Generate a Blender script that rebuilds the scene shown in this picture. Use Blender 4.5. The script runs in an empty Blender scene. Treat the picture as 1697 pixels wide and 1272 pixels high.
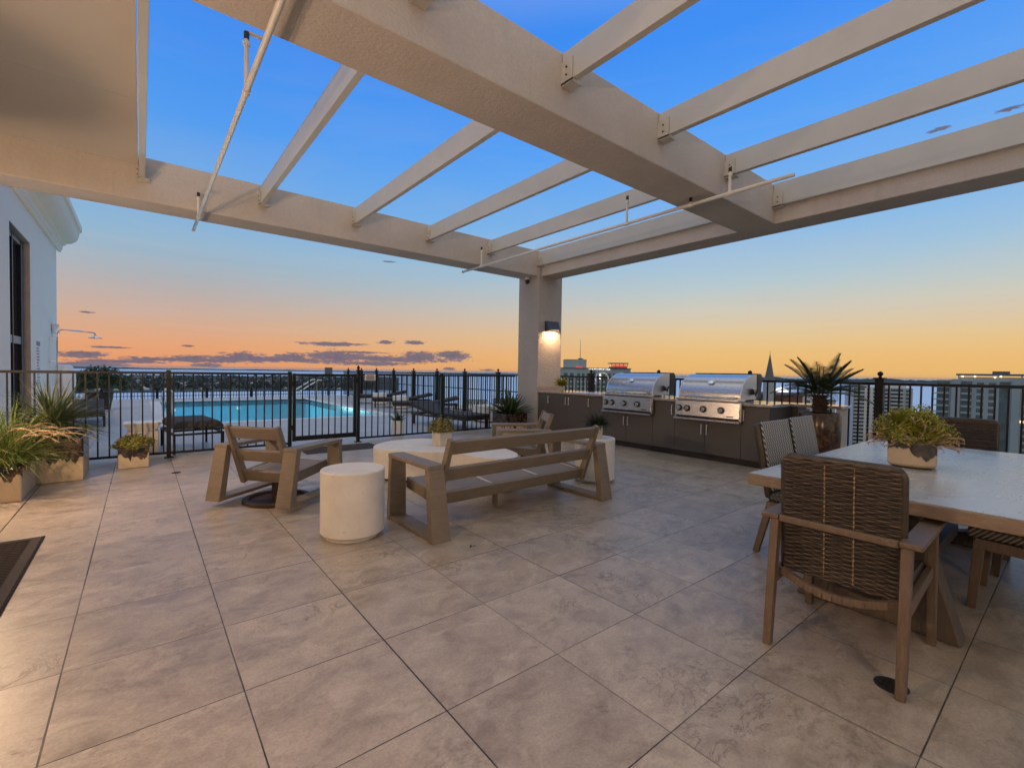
import bpy, bmesh, math, random
from mathutils import Vector, Matrix
random.seed(7)
R = math.radians
PI = math.pi
sc = bpy.context.scene
COL = sc.collection

# ------------------------------------------------------------------ mesh builder
class MB:
    def __init__(s):
        s.v = []; s.f = []; s.xf = None
    def add(s, vs, fs):
        n = len(s.v)
        if s.xf is not None:
            vs = [tuple(s.xf @ Vector(p)) for p in vs]
        s.v += [tuple(p) for p in vs]
        s.f += [tuple(i + n for i in f) for f in fs]
        return s
    def hexa(s, p):           # 8 points: bottom ring 0-3, top ring 4-7
        return s.add(p, [(3, 2, 1, 0), (4, 5, 6, 7), (0, 1, 5, 4), (1, 2, 6, 5), (2, 3, 7, 6), (3, 0, 4, 7)])
    def box(s, x0, x1, y0, y1, z0, z1):
        return s.hexa([(x0, y0, z0), (x1, y0, z0), (x1, y1, z0), (x0, y1, z0), (x0, y0, z1), (x1, y0, z1), (x1, y1, z1), (x0, y1, z1)])
    def bar(s, a, b, w, h, w2=None, h2=None, up=(0, 0, 1)):
        a = Vector(a); b = Vector(b); d = (b - a).normalized(); up = Vector(up)
        if abs(d.dot(up)) > .98: up = Vector((0, 1, 0))
        r = d.cross(up).normalized(); u = r.cross(d)
        w2 = w if w2 is None else w2; h2 = h if h2 is None else h2
        P = []
        for p, ww, hh in ((a, w, h), (b, w2, h2)):
            for sx, sy in ((-1, -1), (1, -1), (1, 1), (-1, 1)):
                P.append(tuple(p + r * (sx * ww / 2) + u * (sy * hh / 2)))
        return s.hexa(P)
    def tube(s, pts, r, n=8, caps=True, r_end=None):
        pts = [Vector(p) for p in pts]; m = len(pts); vs = []; fs = []
        ref = None
        for i, p in enumerate(pts):
            d = (pts[min(i + 1, m - 1)] - pts[max(i - 1, 0)]).normalized()
            if ref is None:
                ref = Vector((0, 0, 1)) if abs(d.z) < .9 else Vector((0, 1, 0))
            a = d.cross(ref).normalized(); b = a.cross(d); ref = b
            rr = r if r_end is None else r + (r_end - r) * i / (m - 1)
            for k in range(n):
                t = 2 * PI * k / n
                vs.append(tuple(p + a * (rr * math.cos(t)) + b * (rr * math.sin(t))))
        for i in range(m - 1):
            for k in range(n):
                fs.append((i * n + k, i * n + (k + 1) % n, (i + 1) * n + (k + 1) % n, (i + 1) * n + k))
        if caps:
            fs.append(tuple(range(n - 1, -1, -1))); fs.append(tuple((m - 1) * n + k for k in range(n)))
        return s.add(vs, fs)
    def lathe(s, prof, n=32, c=(0, 0, 0)):
        vs = []; fs = []; m = len(prof)
        for (r, z) in prof:
            for k in range(n):
                t = 2 * PI * k / n
                vs.append((c[0] + max(r, 1e-4) * math.cos(t), c[1] + max(r, 1e-4) * math.sin(t), c[2] + z))
        for i in range(m - 1):
            for k in range(n):
                fs.append((i * n + k, i * n + (k + 1) % n, (i + 1) * n + (k + 1) % n, (i + 1) * n + k))
        fs.append(tuple(range(n - 1, -1, -1))); fs.append(tuple((m - 1) * n + k for k in range(n)))
        return s.add(vs, fs)
    def prism(s, poly, z0, z1):        # poly counterclockwise in xy
        n = len(poly)
        vs = [(x, y, z0) for x, y in poly] + [(x, y, z1) for x, y in poly]
        fs = [tuple(range(n - 1, -1, -1)), tuple(range(n, 2 * n))] + [(i, (i + 1) % n, n + (i + 1) % n, n + i) for i in range(n)]
        return s.add(vs, fs)
    def extr(s, poly, axis, a, b):     # poly of (u,w), extruded along an axis; 'x': (y,z)  'y': (x,z)
        n = len(poly)
        if axis == 'x': vs = [(a, u, w) for u, w in poly] + [(b, u, w) for u, w in poly]
        else: vs = [(u, a, w) for u, w in poly] + [(u, b, w) for u, w in poly]
        fs = [tuple(range(n - 1, -1, -1)), tuple(range(n, 2 * n))] + [(i, (i + 1) % n, n + (i + 1) % n, n + i) for i in range(n)]
        return s.add(vs, fs)
    def ball(s, c, r, n=10, m=6, sz=1):
        prof = [(r * math.sin(PI * i / m), -r * sz * math.cos(PI * i / m)) for i in range(m + 1)]
        return s.lathe(prof, n, c)
    def blade(s, base, d, L, w, droop, seg=4, fold=.25, tip=0.05, wmid=.35):
        # ribbon leaf with a V fold: starts at base, goes along d and bends down
        p = Vector(base); d = Vector(d).normalized(); vs = []; fs = []
        side = d.cross(Vector((0, 0, 1)))
        if side.length < .05: side = Vector((random.uniform(-1, 1), random.uniform(-1, 1), 0))
        side.normalize()
        for i in range(seg + 1):
            t = i / seg
            ww = w * (1 - tip) * ((.55 + .45 * min(1, t / wmid)) if t < wmid else (1 - (t - wmid) / (1 - wmid)) ** .8) + w * tip
            nrm = side.cross(d).normalized()
            vs += [tuple(p - side * ww / 2 + nrm * (fold * ww)), tuple(p), tuple(p + side * ww / 2 + nrm * (fold * ww))]
            p = p + d * (L / seg)
            d = (d + Vector((0, 0, -droop / seg))).normalized()
            nd = d.cross(Vector((0, 0, 1)))
            if nd.length > .05 and nd.dot(side) > 0: side = nd.normalized()
        for i in range(seg):
            a = i * 3
            fs += [(a, a + 1, a + 4, a + 3), (a + 1, a + 2, a + 5, a + 4)]
        return s.add(vs, fs)
    def leaf(s, c, size, nrm=None, asp=.55):
        n = Vector(nrm) if nrm is not None else Vector((random.gauss(0, 1), random.gauss(0, 1), random.gauss(0, 1)))
        n.normalize()
        t = n.cross(Vector((random.gauss(0, 1), random.gauss(0, 1), random.gauss(0, 1))))
        if t.length < 1e-3: t = Vector((1, 0, 0))
        t.normalize(); b = n.cross(t); c = Vector(c)
        return s.add([tuple(c - t * size), tuple(c + b * size * asp + n * size * .15), tuple(c + t * size), tuple(c - b * size * asp + n * size * .15)], [(0, 1, 2, 3)])
    def build(s, name, mat, parent=None, smooth=False, bevel=0, seg=2):
        me = bpy.data.meshes.new(name)
        me.from_pydata(s.v, [], s.f); me.update()
        if mat is not None: me.materials.append(mat)
        if smooth: me.polygons.foreach_set('use_smooth', [True] * len(me.polygons))
        o = bpy.data.objects.new(name, me); COL.objects.link(o)
        if parent is not None: o.parent = parent
        if bevel:
            m = o.modifiers.new('edge', 'BEVEL'); m.width = bevel; m.segments = seg; m.limit_method = 'ANGLE'; m.angle_limit = R(35)
            me.polygons.foreach_set('use_smooth', [True] * len(me.polygons))
            w = o.modifiers.new('wn', 'WEIGHTED_NORMAL'); w.keep_sharp = False
        elif smooth == 'auto':
            me.set_sharp_from_angle(angle=R(35))
        return o

def tag(o, label, cat, group=None, kind=None):
    o['label'] = label; o['category'] = cat
    if group: o['group'] = group
    if kind: o['kind'] = kind
    return o
def thing(name, label, cat, loc=(0, 0, 0), rz=0, group=None):
    o = bpy.data.objects.new(name, None); COL.objects.link(o)
    o.empty_display_size = .1
    o.location = loc; o.rotation_euler = (0, 0, rz)
    return tag(o, label, cat, group)
def struct(o, label=None, cat=None):
    o['kind'] = 'structure'
    if label: o['label'] = label; o['category'] = cat
    return o
def kids(o): return [c for c in bpy.data.objects if c.parent == o]
def copy_tree(o, parent=None):
    ch = kids(o)
    c = o.copy(); COL.objects.link(c); c.parent = parent
    for k in ch: copy_tree(k, c)
    return c

# ------------------------------------------------------------------ materials
class NT:
    def __init__(s, name):
        s.m = bpy.data.materials.new(name); s.m.use_nodes = True
        s.t = s.m.node_tree; s.t.nodes.clear()
        s.out = s.n('ShaderNodeOutputMaterial'); s.p = s.n('ShaderNodeBsdfPrincipled')
        s.l(s.p.outputs[0], s.out.inputs[0]); s._tc = None
    def n(s, ty, **kw):
        x = s.t.nodes.new(ty)
        for k, v in kw.items(): setattr(x, k, v)
        return x
    def l(s, a, b): s.t.links.new(a, b)
    def set(s, sock, v):
        if isinstance(v, bpy.types.NodeSocket): s.l(v, sock)
        elif v is not None:
            if isinstance(v, (tuple, list)) and len(v) == 3 and sock.type == 'RGBA': v = (*v, 1)
            sock.default_value = v
    def P(s, **kw):
        for k, v in kw.items(): s.set(s.p.inputs[k.replace('_', ' ')], v)
        return s
    @property
    def obj(s):
        if s._tc is None: s._tc = s.n('ShaderNodeTexCoord')
        return s._tc.outputs['Object']
    def math(s, op, a, b=None, c=None, clamp=False):
        x = s.n('ShaderNodeMath', operation=op, use_clamp=clamp)
        for i, q in enumerate((a, b, c)):
            if q is not None: s.set(x.inputs[i], q)
        return x.outputs[0]
    def vmath(s, op, a, b=None):
        x = s.n('ShaderNodeVectorMath', operation=op); s.set(x.inputs[0], a)
        if b is not None: s.set(x.inputs[1], b)
        return x.outputs['Value'] if op in ('LENGTH', 'DISTANCE', 'DOT_PRODUCT') else x.outputs[0]
    def sep(s, v):
        x = s.n('ShaderNodeSeparateXYZ'); s.set(x.inputs[0], v); return x.outputs
    def comb(s, a=0, b=0, c=0):
        x = s.n('ShaderNodeCombineXYZ')
        for i, q in enumerate((a, b, c)): s.set(x.inputs[i], q)
        return x.outputs[0]
    def mapv(s, v, scale=(1, 1, 1), loc=(0, 0, 0), rot=(0, 0, 0)):
        x = s.n('ShaderNodeMapping'); s.set(x.inputs[0], v); x.inputs[1].default_value = loc; x.inputs[2].default_value = rot; x.inputs[3].default_value = scale
        return x.outputs[0]
    def noise(s, v, scale=5, detail=4, rough=.55, dist=0, fac=True):
        x = s.n('ShaderNodeTexNoise'); s.set(x.inputs['Vector'], v)
        x.inputs['Scale'].default_value = scale; x.inputs['Detail'].default_value = detail
        x.inputs['Roughness'].default_value = rough; x.inputs['Distortion'].default_value = dist
        return x.outputs[0] if fac else x.outputs[1]
    def vor(s, v, scale=5, feature='F1'):
        x = s.n('ShaderNodeTexVoronoi', feature=feature); s.set(x.inputs['Vector'], v); x.inputs['Scale'].default_value = scale
        return x.outputs[0]
    def white(s, v):
        x = s.n('ShaderNodeTexWhiteNoise', noise_dimensions='3D'); s.set(x.inputs[0], v); return x.outputs
    def ramp(s, f, stops, interp='LINEAR'):
        x = s.n('ShaderNodeValToRGB'); s.set(x.inputs[0], f); e = x.color_ramp.elements; x.color_ramp.interpolation = interp
        while len(e) < len(stops): e.new(.5)
        for q, (p, c) in zip(e, stops):
            q.position = p; q.color = (*c, 1) if isinstance(c, (tuple, list)) else (c, c, c, 1)
        return x.outputs[0]
    def mix(s, f, a, b, blend='MIX'):
        x = s.n('ShaderNodeMix', data_type='RGBA', blend_type=blend)
        s.set(x.inputs[0], f); s.set(x.inputs[6], a); s.set(x.inputs[7], b); return x.outputs[2]
    def bump(s, h, strength=.3, dist=.01, nrm=None):
        x = s.n('ShaderNodeBump'); s.set(x.inputs['Height'], h); x.inputs['Strength'].default_value = strength; x.inputs['Distance'].default_value = dist
        if nrm is not None: s.l(nrm, x.inputs['Normal'])
        s.l(x.outputs[0], s.p.inputs['Normal']); return x.outputs[0]
    def island(s): return s.n('ShaderNodeNewGeometry').outputs['Random Per Island']

def C(r, g, b):      # sRGB 0-255 to linear
    f = lambda c: (c / 255 / 12.92) if c / 255 <= .04045 else ((c / 255 + .055) / 1.055) ** 2.4
    return (f(r), f(g), f(b))
def sc3(c, k): return tuple(x * k for x in c)

def m_plain(name, col, rough=.6, metal=0, var=.12, nscale=8, bump=0, bscale=60, spec=.5, coat=0):
    t = NT(name); v = t.obj
    n1 = t.noise(v, nscale, 5, .6)
    c = t.mix(t.ramp(n1, [(.25, 0), (.75, 1)]), sc3(col, 1 - var), sc3(col, 1 + var))
    t.P(Base_Color=c, Metallic=metal, Specular_IOR_Level=spec)
    t.P(Roughness=t.math('MULTIPLY_ADD', n1, .25 * rough, rough * .87))
    if coat: t.P(Coat_Weight=coat)
    if bump: t.bump(t.noise(v, bscale, 6, .65), bump, .004)
    return t.m

M = {}
def mats():
    # stucco: rough trowelled plaster, coarser on the column
    for nm, bs_, bd_ in (('stucco', .36, .008), ('stucco_coarse', .95, .016)):
     t = NT(nm); v = t.obj
     big = t.noise(v, 1.3, 4, .6); fine = t.noise(v, 42, 5, .6, .4); mid = t.noise(v, 14, 4, .6)
     col = t.mix(t.ramp(big, [(.3, 0), (.7, 1)]), (.51, .465, .43), (.60, .555, .52))
     drip = t.noise(t.mapv(v, (9, 9, .7)), 1.0, 5, .65)
     col = t.mix(t.ramp(drip, [(.56, 0), (.78, .22)]), col, (.30, .25, .21))
     col = t.mix(t.ramp(fine, [(.35, .0), (.6, .18)]), col, (.36, .30, .26))
     t.P(Base_Color=col, Roughness=.92, Specular_IOR_Level=.2)
     h = t.math('ADD', t.math('MULTIPLY', t.ramp(fine, [(.35, 0), (.62, 1)]), .8), t.math('MULTIPLY', mid, .5))
     t.bump(h, bs_, bd_); M[nm] = t.m
    # smoother building wall plaster
    t = NT('wall_plaster'); v = t.obj
    big = t.noise(t.mapv(v, (1, 1, .35)), 1.1, 5, .6); fine = t.noise(v, 60, 5, .6)
    t.P(Base_Color=t.mix(big, (.88, .81, .71), (.92, .86, .77)), Roughness=.9, Specular_IOR_Level=.2)
    t.bump(fine, .4, .006); M['plaster'] = t.m
    M['soffit'] = m_plain('soffit_paint', (.52, .495, .46), .85, var=.05, nscale=1.5, bump=.15, bscale=120)
    M['rafter'] = m_plain('rafter_paint', (.52, .52, .49), .5, var=.06, nscale=3, bump=.05, bscale=30)
    M['bracket'] = m_plain('bracket_steel', (.50, .48, .44), .5, var=.1)
    M['pipe'] = m_plain('pipe_paint', (.68, .66, .62), .45, var=.06)
    M['black'] = m_plain('fence_metal', (.009, .0085, .0085), .5, var=.3, nscale=20, spec=.3)
    M['bronze'] = m_plain('fixture_bronze', (.05, .05, .055), .45, var=.2)
    # porcelain pavers
    def tiles(name, ox, oy, T, a, b, dark, dark_lines=True):
        t = NT(name); v = t.obj; s = t.sep(v)
        fx = t.math('DIVIDE', t.math('SUBTRACT', s[0], ox), T); fy = t.math('DIVIDE', t.math('SUBTRACT', s[1], oy), T)
        ix = t.math('FLOOR', fx); iy = t.math('FLOOR', fy)
        gx = t.math('ROUND', fx); gy = t.math('ROUND', fy)
        dx = t.math('MULTIPLY', t.math('ABSOLUTE', t.math('SUBTRACT', fx, gx)), T)
        dy = t.math('MULTIPLY', t.math('ABSOLUTE', t.math('SUBTRACT', fy, gy)), T)
        wob = t.math('MULTIPLY', t.math('SUBTRACT', t.noise(v, 25, 2), .5), .0012)
        wx = t.math('MULTIPLY_ADD', t.white(t.comb(gx, 3.3, iy))[0], .0012, .0020)
        wx = t.math('ADD', wx, t.math('MULTIPLY', t.math('GREATER_THAN', t.white(t.comb(gx, 1.7, 0))[0], .45), .0016))
        wy = t.math('MULTIPLY_ADD', t.white(t.comb(ix, 8.1, gy))[0], .0013, .0012)
        jx = t.math('SUBTRACT', 1, t.math('SMOOTHSTEP' if False else 'MULTIPLY', t.math('SUBTRACT', t.math('ADD', dx, wob), wx), 1 / .0012, clamp=True), clamp=True)
        jy = t.math('SUBTRACT', 1, t.math('MULTIPLY', t.math('SUBTRACT', t.math('ADD', dy, wob), wy), 1 / .0012, clamp=True), clamp=True)
        joint = t.math('MAXIMUM', jx, jy)
        rnd = t.white(t.comb(ix, iy, .5))
        off = t.vmath('SCALE', rnd[1]); off.node.inputs['Scale'].default_value = 37.0
        q = t.vmath('ADD', v, off)
        warp = t.noise(q, 2.2, 3, .5, 0, fac=False)
        qq = t.vmath('ADD', t.mapv(q, (1, 1.4, 1)), t.vmath('MULTIPLY', warp, (.25, .25, .25)))
        cloud = t.noise(qq, 4.2, 9, .68, .35)
        vein = t.math('ABSOLUTE', t.math('SUBTRACT', t.noise(qq, 3.2, 8, .66, 1.6), .5))
        vein = t.ramp(vein, [(0, 1), (.010, .3), (.03, 0)])
        vmask = t.ramp(t.noise(qq, 1.7, 2), [(.52, 0), (.66, 1)])
        vein = t.math('MULTIPLY', vein, vmask)
        pit = t.ramp(t.noise(q, 120, 2, .5), [(.66, 0), (.72, 1)])
        pmask = t.ramp(t.noise(q, 3.5, 3), [(.48, 0), (.62, 1)])
        pit = t.math('MULTIPLY', pit, pmask)
        grain = t.noise(q, 90, 4, .7)
        col = t.mix(t.ramp(cloud, [(.33, 0), (.50, .62), (.66, 1)]), a, b)
        col = t.mix(t.math('MULTIPLY', t.math('SUBTRACT', rnd[0], .5), .25, clamp=True), col, sc3(b, 1.25))
        shade = t.math('MULTIPLY_ADD', rnd[0], .13, .935)
        col = t.mix(1, col, t.comb(shade, shade, shade), 'MULTIPLY')
        col = t.mix(t.math('MULTIPLY', t.ramp(grain, [(.3, 1), (.6, 0)]), .34), col, dark)
        col = t.mix(t.math('MULTIPLY', vein, .85), col, dark)
        rough_patch = t.math('MULTIPLY', t.ramp(t.noise(qq, 11, 6, .75), [(.48, 0), (.60, 1)]), t.ramp(t.noise(qq, 1.5, 3), [(.50, 0), (.66, 1)]))
        col = t.mix(t.math('MULTIPLY', rough_patch, .45), col, dark)
        chalk = t.math('MULTIPLY', t.ramp(t.noise(qq, 5.5, 7, .7, .8), [(.56, 0), (.68, 1)]), .35)
        col = t.mix(chalk, col, (.60, .53, .45))
        col = t.mix(t.math('MULTIPLY', pit, .5), col, dark)
        stain = t.ramp(t.noise(v, .55, 4, .6), [(.45, 0), (.75, .28)])
        col = t.mix(stain, col, sc3(a, .72))
        if dark_lines:
            strong = t.math('MAXIMUM', t.math('MULTIPLY', jx, t.math('LESS_THAN', gx, 3.5)), t.math('MULTIPLY', t.math('MULTIPLY', jy, .8), t.math('LESS_THAN', gy, .5)))
        else: strong = .15
        strong = t.math('MULTIPLY', strong, t.ramp(t.noise(v, 1.6, 3), [(.35, .45), (.55, 1)]))
        jc = t.mix(strong, t.mix(.5, col, (.05, .04, .03)), (.012, .010, .009))
        col = t.mix(joint, col, jc)
        t.P(Base_Color=col, Roughness=t.math('MULTIPLY_ADD', cloud, .40, .20), Specular_IOR_Level=.5)
        h = t.math('SUBTRACT', t.math('MULTIPLY_ADD', grain, .10, t.math('MULTIPLY', cloud, .25)), t.math('ADD', t.math('MULTIPLY', joint, 1.2), t.math('MULTIPLY_ADD', vein, .25, t.math('MULTIPLY', pit, .3))))
        t.bump(h, .45, .004)
        return t.m
    M['tile'] = tiles('porcelain_paver', -0.887, 3.385, .61, (.270, .220, .167), (.465, .395, .316), (.115, .088, .064))
    M['decktile'] = tiles('pool_paver', -0.66, 8.66, .61, (.36, .345, .33), (.44, .42, .40), (.24, .22, .20), False)
    M['coping'] = m_plain('pool_coping', (.62, .60, .57), .6, var=.08, bump=.1)
    # cabinets, stone, steel
    t = NT('cabinet_laminate'); v = t.obj
    gr = t.noise(t.mapv(v, (30, 30, 2)), 6, 4, .6)
    t.P(Base_Color=t.mix(gr, (.072, .063, .056), (.096, .084, .074)), Roughness=.5); M['cabinet'] = t.m
    M['toekick'] = m_plain('toe_kick', (.02, .018, .016), .6)
    t = NT('granite'); v = t.obj
    a = t.noise(v, 160, 3, .7); b = t.vor(v, 90); g = t.noise(v, 9, 5, .7)
    col = t.mix(t.ramp(a, [(.38, 0), (.60, 1)], 'EASE'), (.13, .10, .085), (.52, .44, .38))
    col = t.mix(t.ramp(b, [(.12, 1), (.22, 0)]), col, (.03, .027, .026))
    col = t.mix(t.ramp(g, [(.52, 0), (.64, .55)]), col, (.55, .50, .46))
    t.P(Base_Color=col, Roughness=.13, Coat_Weight=.4, Coat_Roughness=.05); M['granite'] = t.m
    def steel(name, col, r, sx):
        t = NT(name); v = t.obj
        br = t.noise(t.mapv(v, sx), 8, 3, .6); big = t.noise(v, 3, 3)
        t.P(Base_Color=t.mix(br, sc3(col, .86), sc3(col, 1.08)), Metallic=1, Roughness=t.math('MULTIPLY_ADD', br, .16, r))
        t.bump(t.math('ADD', br, t.math('MULTIPLY', big, .3)), .05, .003)
        return t.m
    M['steel'] = steel('brushed_steel', (.62, .60, .58), .20, (40, 1.5, 40))
    M['steel_side'] = steel('satin_steel', (.70, .68, .66), .36, (20, 20, 2))
    M['chrome'] = m_plain('polished_chrome', (.75, .75, .75), .08, 1, var=.03)
    M['darkmetal'] = m_plain('dark_trim', (.012, .012, .014), .35)
    # furniture
    def grainwood(name, a, b, scale, rough, axis=(1, 1, 12), bump=.12):
        t = NT(name); v = t.obj
        g = t.noise(t.mapv(v, axis), scale, 6, .62, 1.2); k = t.noise(v, 4, 3)
        col = t.mix(t.ramp(g, [(.3, 0), (.7, 1)]), a, b)
        col = t.mix(t.ramp(k, [(.4, 0), (.75, .3)]), col, sc3(a, .7))
        t.P(Base_Color=col, Roughness=t.math('MULTIPLY_ADD', g, .15, rough)); t.bump(g, bump, .003)
        return t.m
    M['taupe'] = grainwood('taupe_frame', (.155, .120, .083), (.215, .172, .124), 6, .45, (1.2, 9, 9), .10)
    M['sling'] = m_plain('seat_sling', (.21, .17, .14), .75, var=.08, nscale=4, bump=.25, bscale=300)
    M['slingedge'] = m_plain('sling_piping', (.5, .47, .44), .6)
    M['wood'] = grainwood('weathered_teak', (.095, .064, .044), (.155, .110, .077), 7, .5, (9, 9, 1.2), .2)
    M['trestle'] = grainwood('table_base_wood', (.065, .049, .037), (.115, .088, .064), 6, .55, (10, 10, 1.0), .25)
    M['tableedge'] = grainwood('table_edge_wood', (.17, .12, .085), (.30, .22, .155), 9, .5, (3, 1.5, 9), .3)
    t = NT('table_surface'); v = t.obj
    a = t.noise(t.mapv(v, (1, 2.5, 1)), 2.2, 7, .6, .8); b = t.noise(v, 60, 3)
    t.P(Base_Color=t.mix(t.ramp(a, [(.3, 0), (.7, 1)]), (.37, .36, .335), (.49, .475, .445)), Roughness=t.math('MULTIPLY_ADD', a, .22, .17), Specular_IOR_Level=.6)
    t.bump(t.math('ADD', a, t.math('MULTIPLY', b, .05)), .03, .003); M['tabletop'] = t.m
    t = NT('cast_concrete'); v = t.obj
    a = t.noise(v, 5, 7, .65); p = t.math('MAXIMUM', t.ramp(t.noise(v, 70, 2), [(.66, 0), (.71, 1)]), t.math('MULTIPLY', t.ramp(t.noise(v, 24, 2), [(.68, 0), (.71, 1)]), .8))
    col = t.mix(t.ramp(a, [(.3, 0), (.7, 1)]), (.60, .555, .495), (.70, .655, .595))
    t.P(Base_Color=t.mix(t.math('MULTIPLY', p, .32), col, (.33, .28, .24)), Roughness=.62)
    t.bump(t.math('SUBTRACT', t.math('MULTIPLY', a, .3), t.math('MULTIPLY', p, .3)), .2, .004); M['concrete'] = t.m
    # wicker strands
    t = NT('rattan'); v = t.obj; s = t.sep(v)
    st = t.noise(t.mapv(v, (7, 7, 90)), 1.0, 3, .7); isl = t.island()
    f = t.math('ADD', t.math('MULTIPLY', st, .75), t.math('MULTIPLY', isl, .45))
    col = t.ramp(f, [(.28, (.010, .007, .006)), (.55, (.025, .017, .012)), (.78, (.048, .034, .025)), (.95, (.10, .075, .055))])
    t.P(Base_Color=col, Roughness=.42); M['rattan'] = t.m
    t = NT('rattan_lit_tops'); isl = t.noise(t.mapv(t.obj, (9, 9, 90)), 1.0, 3, .7); t.P(Base_Color=t.ramp(isl, [(.3, (.035, .023, .016)), (.55, (.085, .058, .040)), (.8, (.22, .16, .11))]), Roughness=.4); M['rattan2'] = t.m  # lighter strand tops: light caught on the weave, put into the colour
    M['rattandark'] = m_plain('rattan_core', (.02, .013, .010), .7)
    t = NT('rattan_stitch'); t.P(Base_Color=(.30, .21, .13), Roughness=.5); M['stitch'] = t.m
    # woven black and white mesh
    t = NT('woven_mesh'); v = t.obj; s = t.sep(v)
    k = 2 * PI / .036
    u = t.math('SINE', t.math('MULTIPLY', t.math('ADD', s[0], t.math('ADD', s[1], s[2])), k))
    w = t.math('SINE', t.math('MULTIPLY', t.math('SUBTRACT', s[0], t.math('ADD', s[1], s[2])), k))
    f = t.math('MULTIPLY', t.math('ADD', u, 1), t.math('ADD', w, 1))
    big = t.noise(v, 6, 2)
    f2 = t.ramp(f, [(.32, 1), (.50, 0)])
    f2 = t.math('SUBTRACT', 1, f2)
    t.P(Base_Color=t.mix(f2, (.02, .018, .017), t.mix(big, (.28, .265, .245), (.42, .40, .38))), Roughness=.5); t.bump(f2, .5, .003); M['mesh'] = t.m
    t = NT('dark_woven_mesh'); v = t.obj; s = t.sep(v); k = 2 * PI / .027
    u = t.math('SINE', t.math('MULTIPLY', t.math('ADD', s[0], t.math('ADD', s[1], s[2])), k)); w = t.math('SINE', t.math('MULTIPLY', t.math('SUBTRACT', s[0], t.math('ADD', s[1], s[2])), k))
    f = t.math('MULTIPLY', t.math('ADD', u, 1), t.math('ADD', w, 1)); f2 = t.ramp(f, [(1.2 / 4, 0), (2.6 / 4, 1)]) if False else t.math('MULTIPLY', t.math('SUBTRACT', f, 1.7), 1.5, clamp=True)
    t.P(Base_Color=t.mix(f2, (.018, .013, .010), (.20, .175, .15)), Roughness=.5); t.bump(f2, .5, .003); M['meshdark'] = t.m
    # glazed stone planters: pale body, dark drip over the upper part
    def glazed(name, z_line, spread, glaze, body, hi=(.18, .12, .08)):
        t = NT(name); v = t.obj; s = t.sep(v)
        ang = t.math('ADD', s[0], t.math('MULTIPLY', s[1], 1.0))
        d = t.noise(t.comb(s[0], s[1], 0), 9, 2, .5, .8); e = t.noise(t.comb(s[0], s[1], t.math('MULTIPLY', s[2], .35)), 22, 2, .5)
        line = t.math('ADD', z_line, t.math('MULTIPLY', t.math('SUBTRACT', t.math('MULTIPLY_ADD', e, .35, d), .65), spread))
        mk = t.math('MULTIPLY', t.math('SUBTRACT', s[2], line), 90, clamp=True)
        sp = t.noise(v, 14, 5, .65, .6)
        g = t.mix(t.ramp(sp, [(.45, 0), (.72, 1)]), glaze, hi)
        n = t.noise(v, 25, 5, .6)
        b = t.mix(n, sc3(body, .85), sc3(body, 1.1))
        t.P(Base_Color=t.mix(mk, b, g), Roughness=t.math('MULTIPLY_ADD', mk, -.55, .75))
        t.bump(t.math('ADD', t.math('MULTIPLY', n, .2), mk), .3, .004)
        return t.m
    M['glaze_a'] = glazed('glazed_planter_stone', .24, .42, (.018, .012, .009), (.50, .38, .24))
    M['glaze_s'] = glazed('glazed_small_stone', .16, .38, (.014, .009, .008), (.52, .41, .28))
    M['glaze_t'] = glazed('glazed_table_pot', .10, .20, (.030, .024, .020), (.46, .37, .26), (.10, .09, .08))
    M['glaze_p'] = glazed('glazed_tall_pot', .32, .55, (.035, .018, .010), (.40, .25, .10), (.15, .08, .04))
    M['soil'] = m_plain('potting_soil', (.02, .014, .010), .95, bump=.5, bscale=60)
    M['cream'] = m_plain('cream_ceramic', (.55, .50, .42), .5, bump=.3, bscale=40)
    M['white'] = m_plain('white_enamel', (.78, .78, .77), .4, var=.03)
    M['mat'] = None
    t = NT('door_mat'); v = t.obj; s = t.sep(v)
    q = t.mapv(v, (1, 1, 1), rot=(0, 0, R(45)))
    b = t.n('ShaderNodeTexBrick'); t.l(q, b.inputs['Vector']); b.inputs['Scale'].default_value = 7
    b.inputs['Mortar Size'].default_value = .035; b.inputs['Color1'].default_value = (.034, .027, .022, 1); b.inputs['Color2'].default_value = (.042, .033, .027, 1); b.inputs['Mortar'].default_value = (.016, .013, .011, 1)
    fz = t.noise(v, 300, 2)
    t.P(Base_Color=t.mix(t.math('MULTIPLY', fz, .35), b.outputs[0], (.02, .016, .013)), Roughness=.95, Specular_IOR_Level=.1); t.bump(t.math('ADD', t.math('MULTIPLY', b.outputs[1], -1), t.math('MULTIPLY', fz, .5)), .8, .006); M['mat'] = t.m
    M['mat2'] = m_plain('dark_mat', (.035, .028, .024), .95, bump=.6, bscale=200)
    M['drain'] = m_plain('drain_iron', (.02, .017, .015), .55, bump=.4, bscale=90)
    M['cushion'] = m_plain('dark_cushion', (.040, .033, .033), .9, var=.15, nscale=6, bump=.5, bscale=180)
    M['brownframe'] = m_plain('brown_frame', (.040, .028, .020), .62, spec=.3)
    # leaves
    def leafm(name, stops, rough=.5, tr=.25):
        t = NT(name); isl = t.island(); v = t.obj
        col = t.ramp(t.math('MULTIPLY_ADD', t.noise(v, 9, 2), .35, t.math('MULTIPLY', isl, .75)), stops)
        t.P(Base_Color=col, Roughness=rough)
        tl = t.n('ShaderNodeBsdfTranslucent'); t.l(col, tl.inputs[0])
        mx = t.n('ShaderNodeMixShader'); mx.inputs[0].default_value = tr
        t.l(t.p.outputs[0], mx.inputs[1]); t.l(tl.outputs[0], mx.inputs[2]); t.l(mx.outputs[0], t.out.inputs[0])
        return t.m
    M['grass'] = leafm('fountain_grass', [(.1, (.045, .085, .014)), (.5, (.10, .16, .026)), (.85, (.20, .23, .05)), (1, (.36, .32, .12))])
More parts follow.
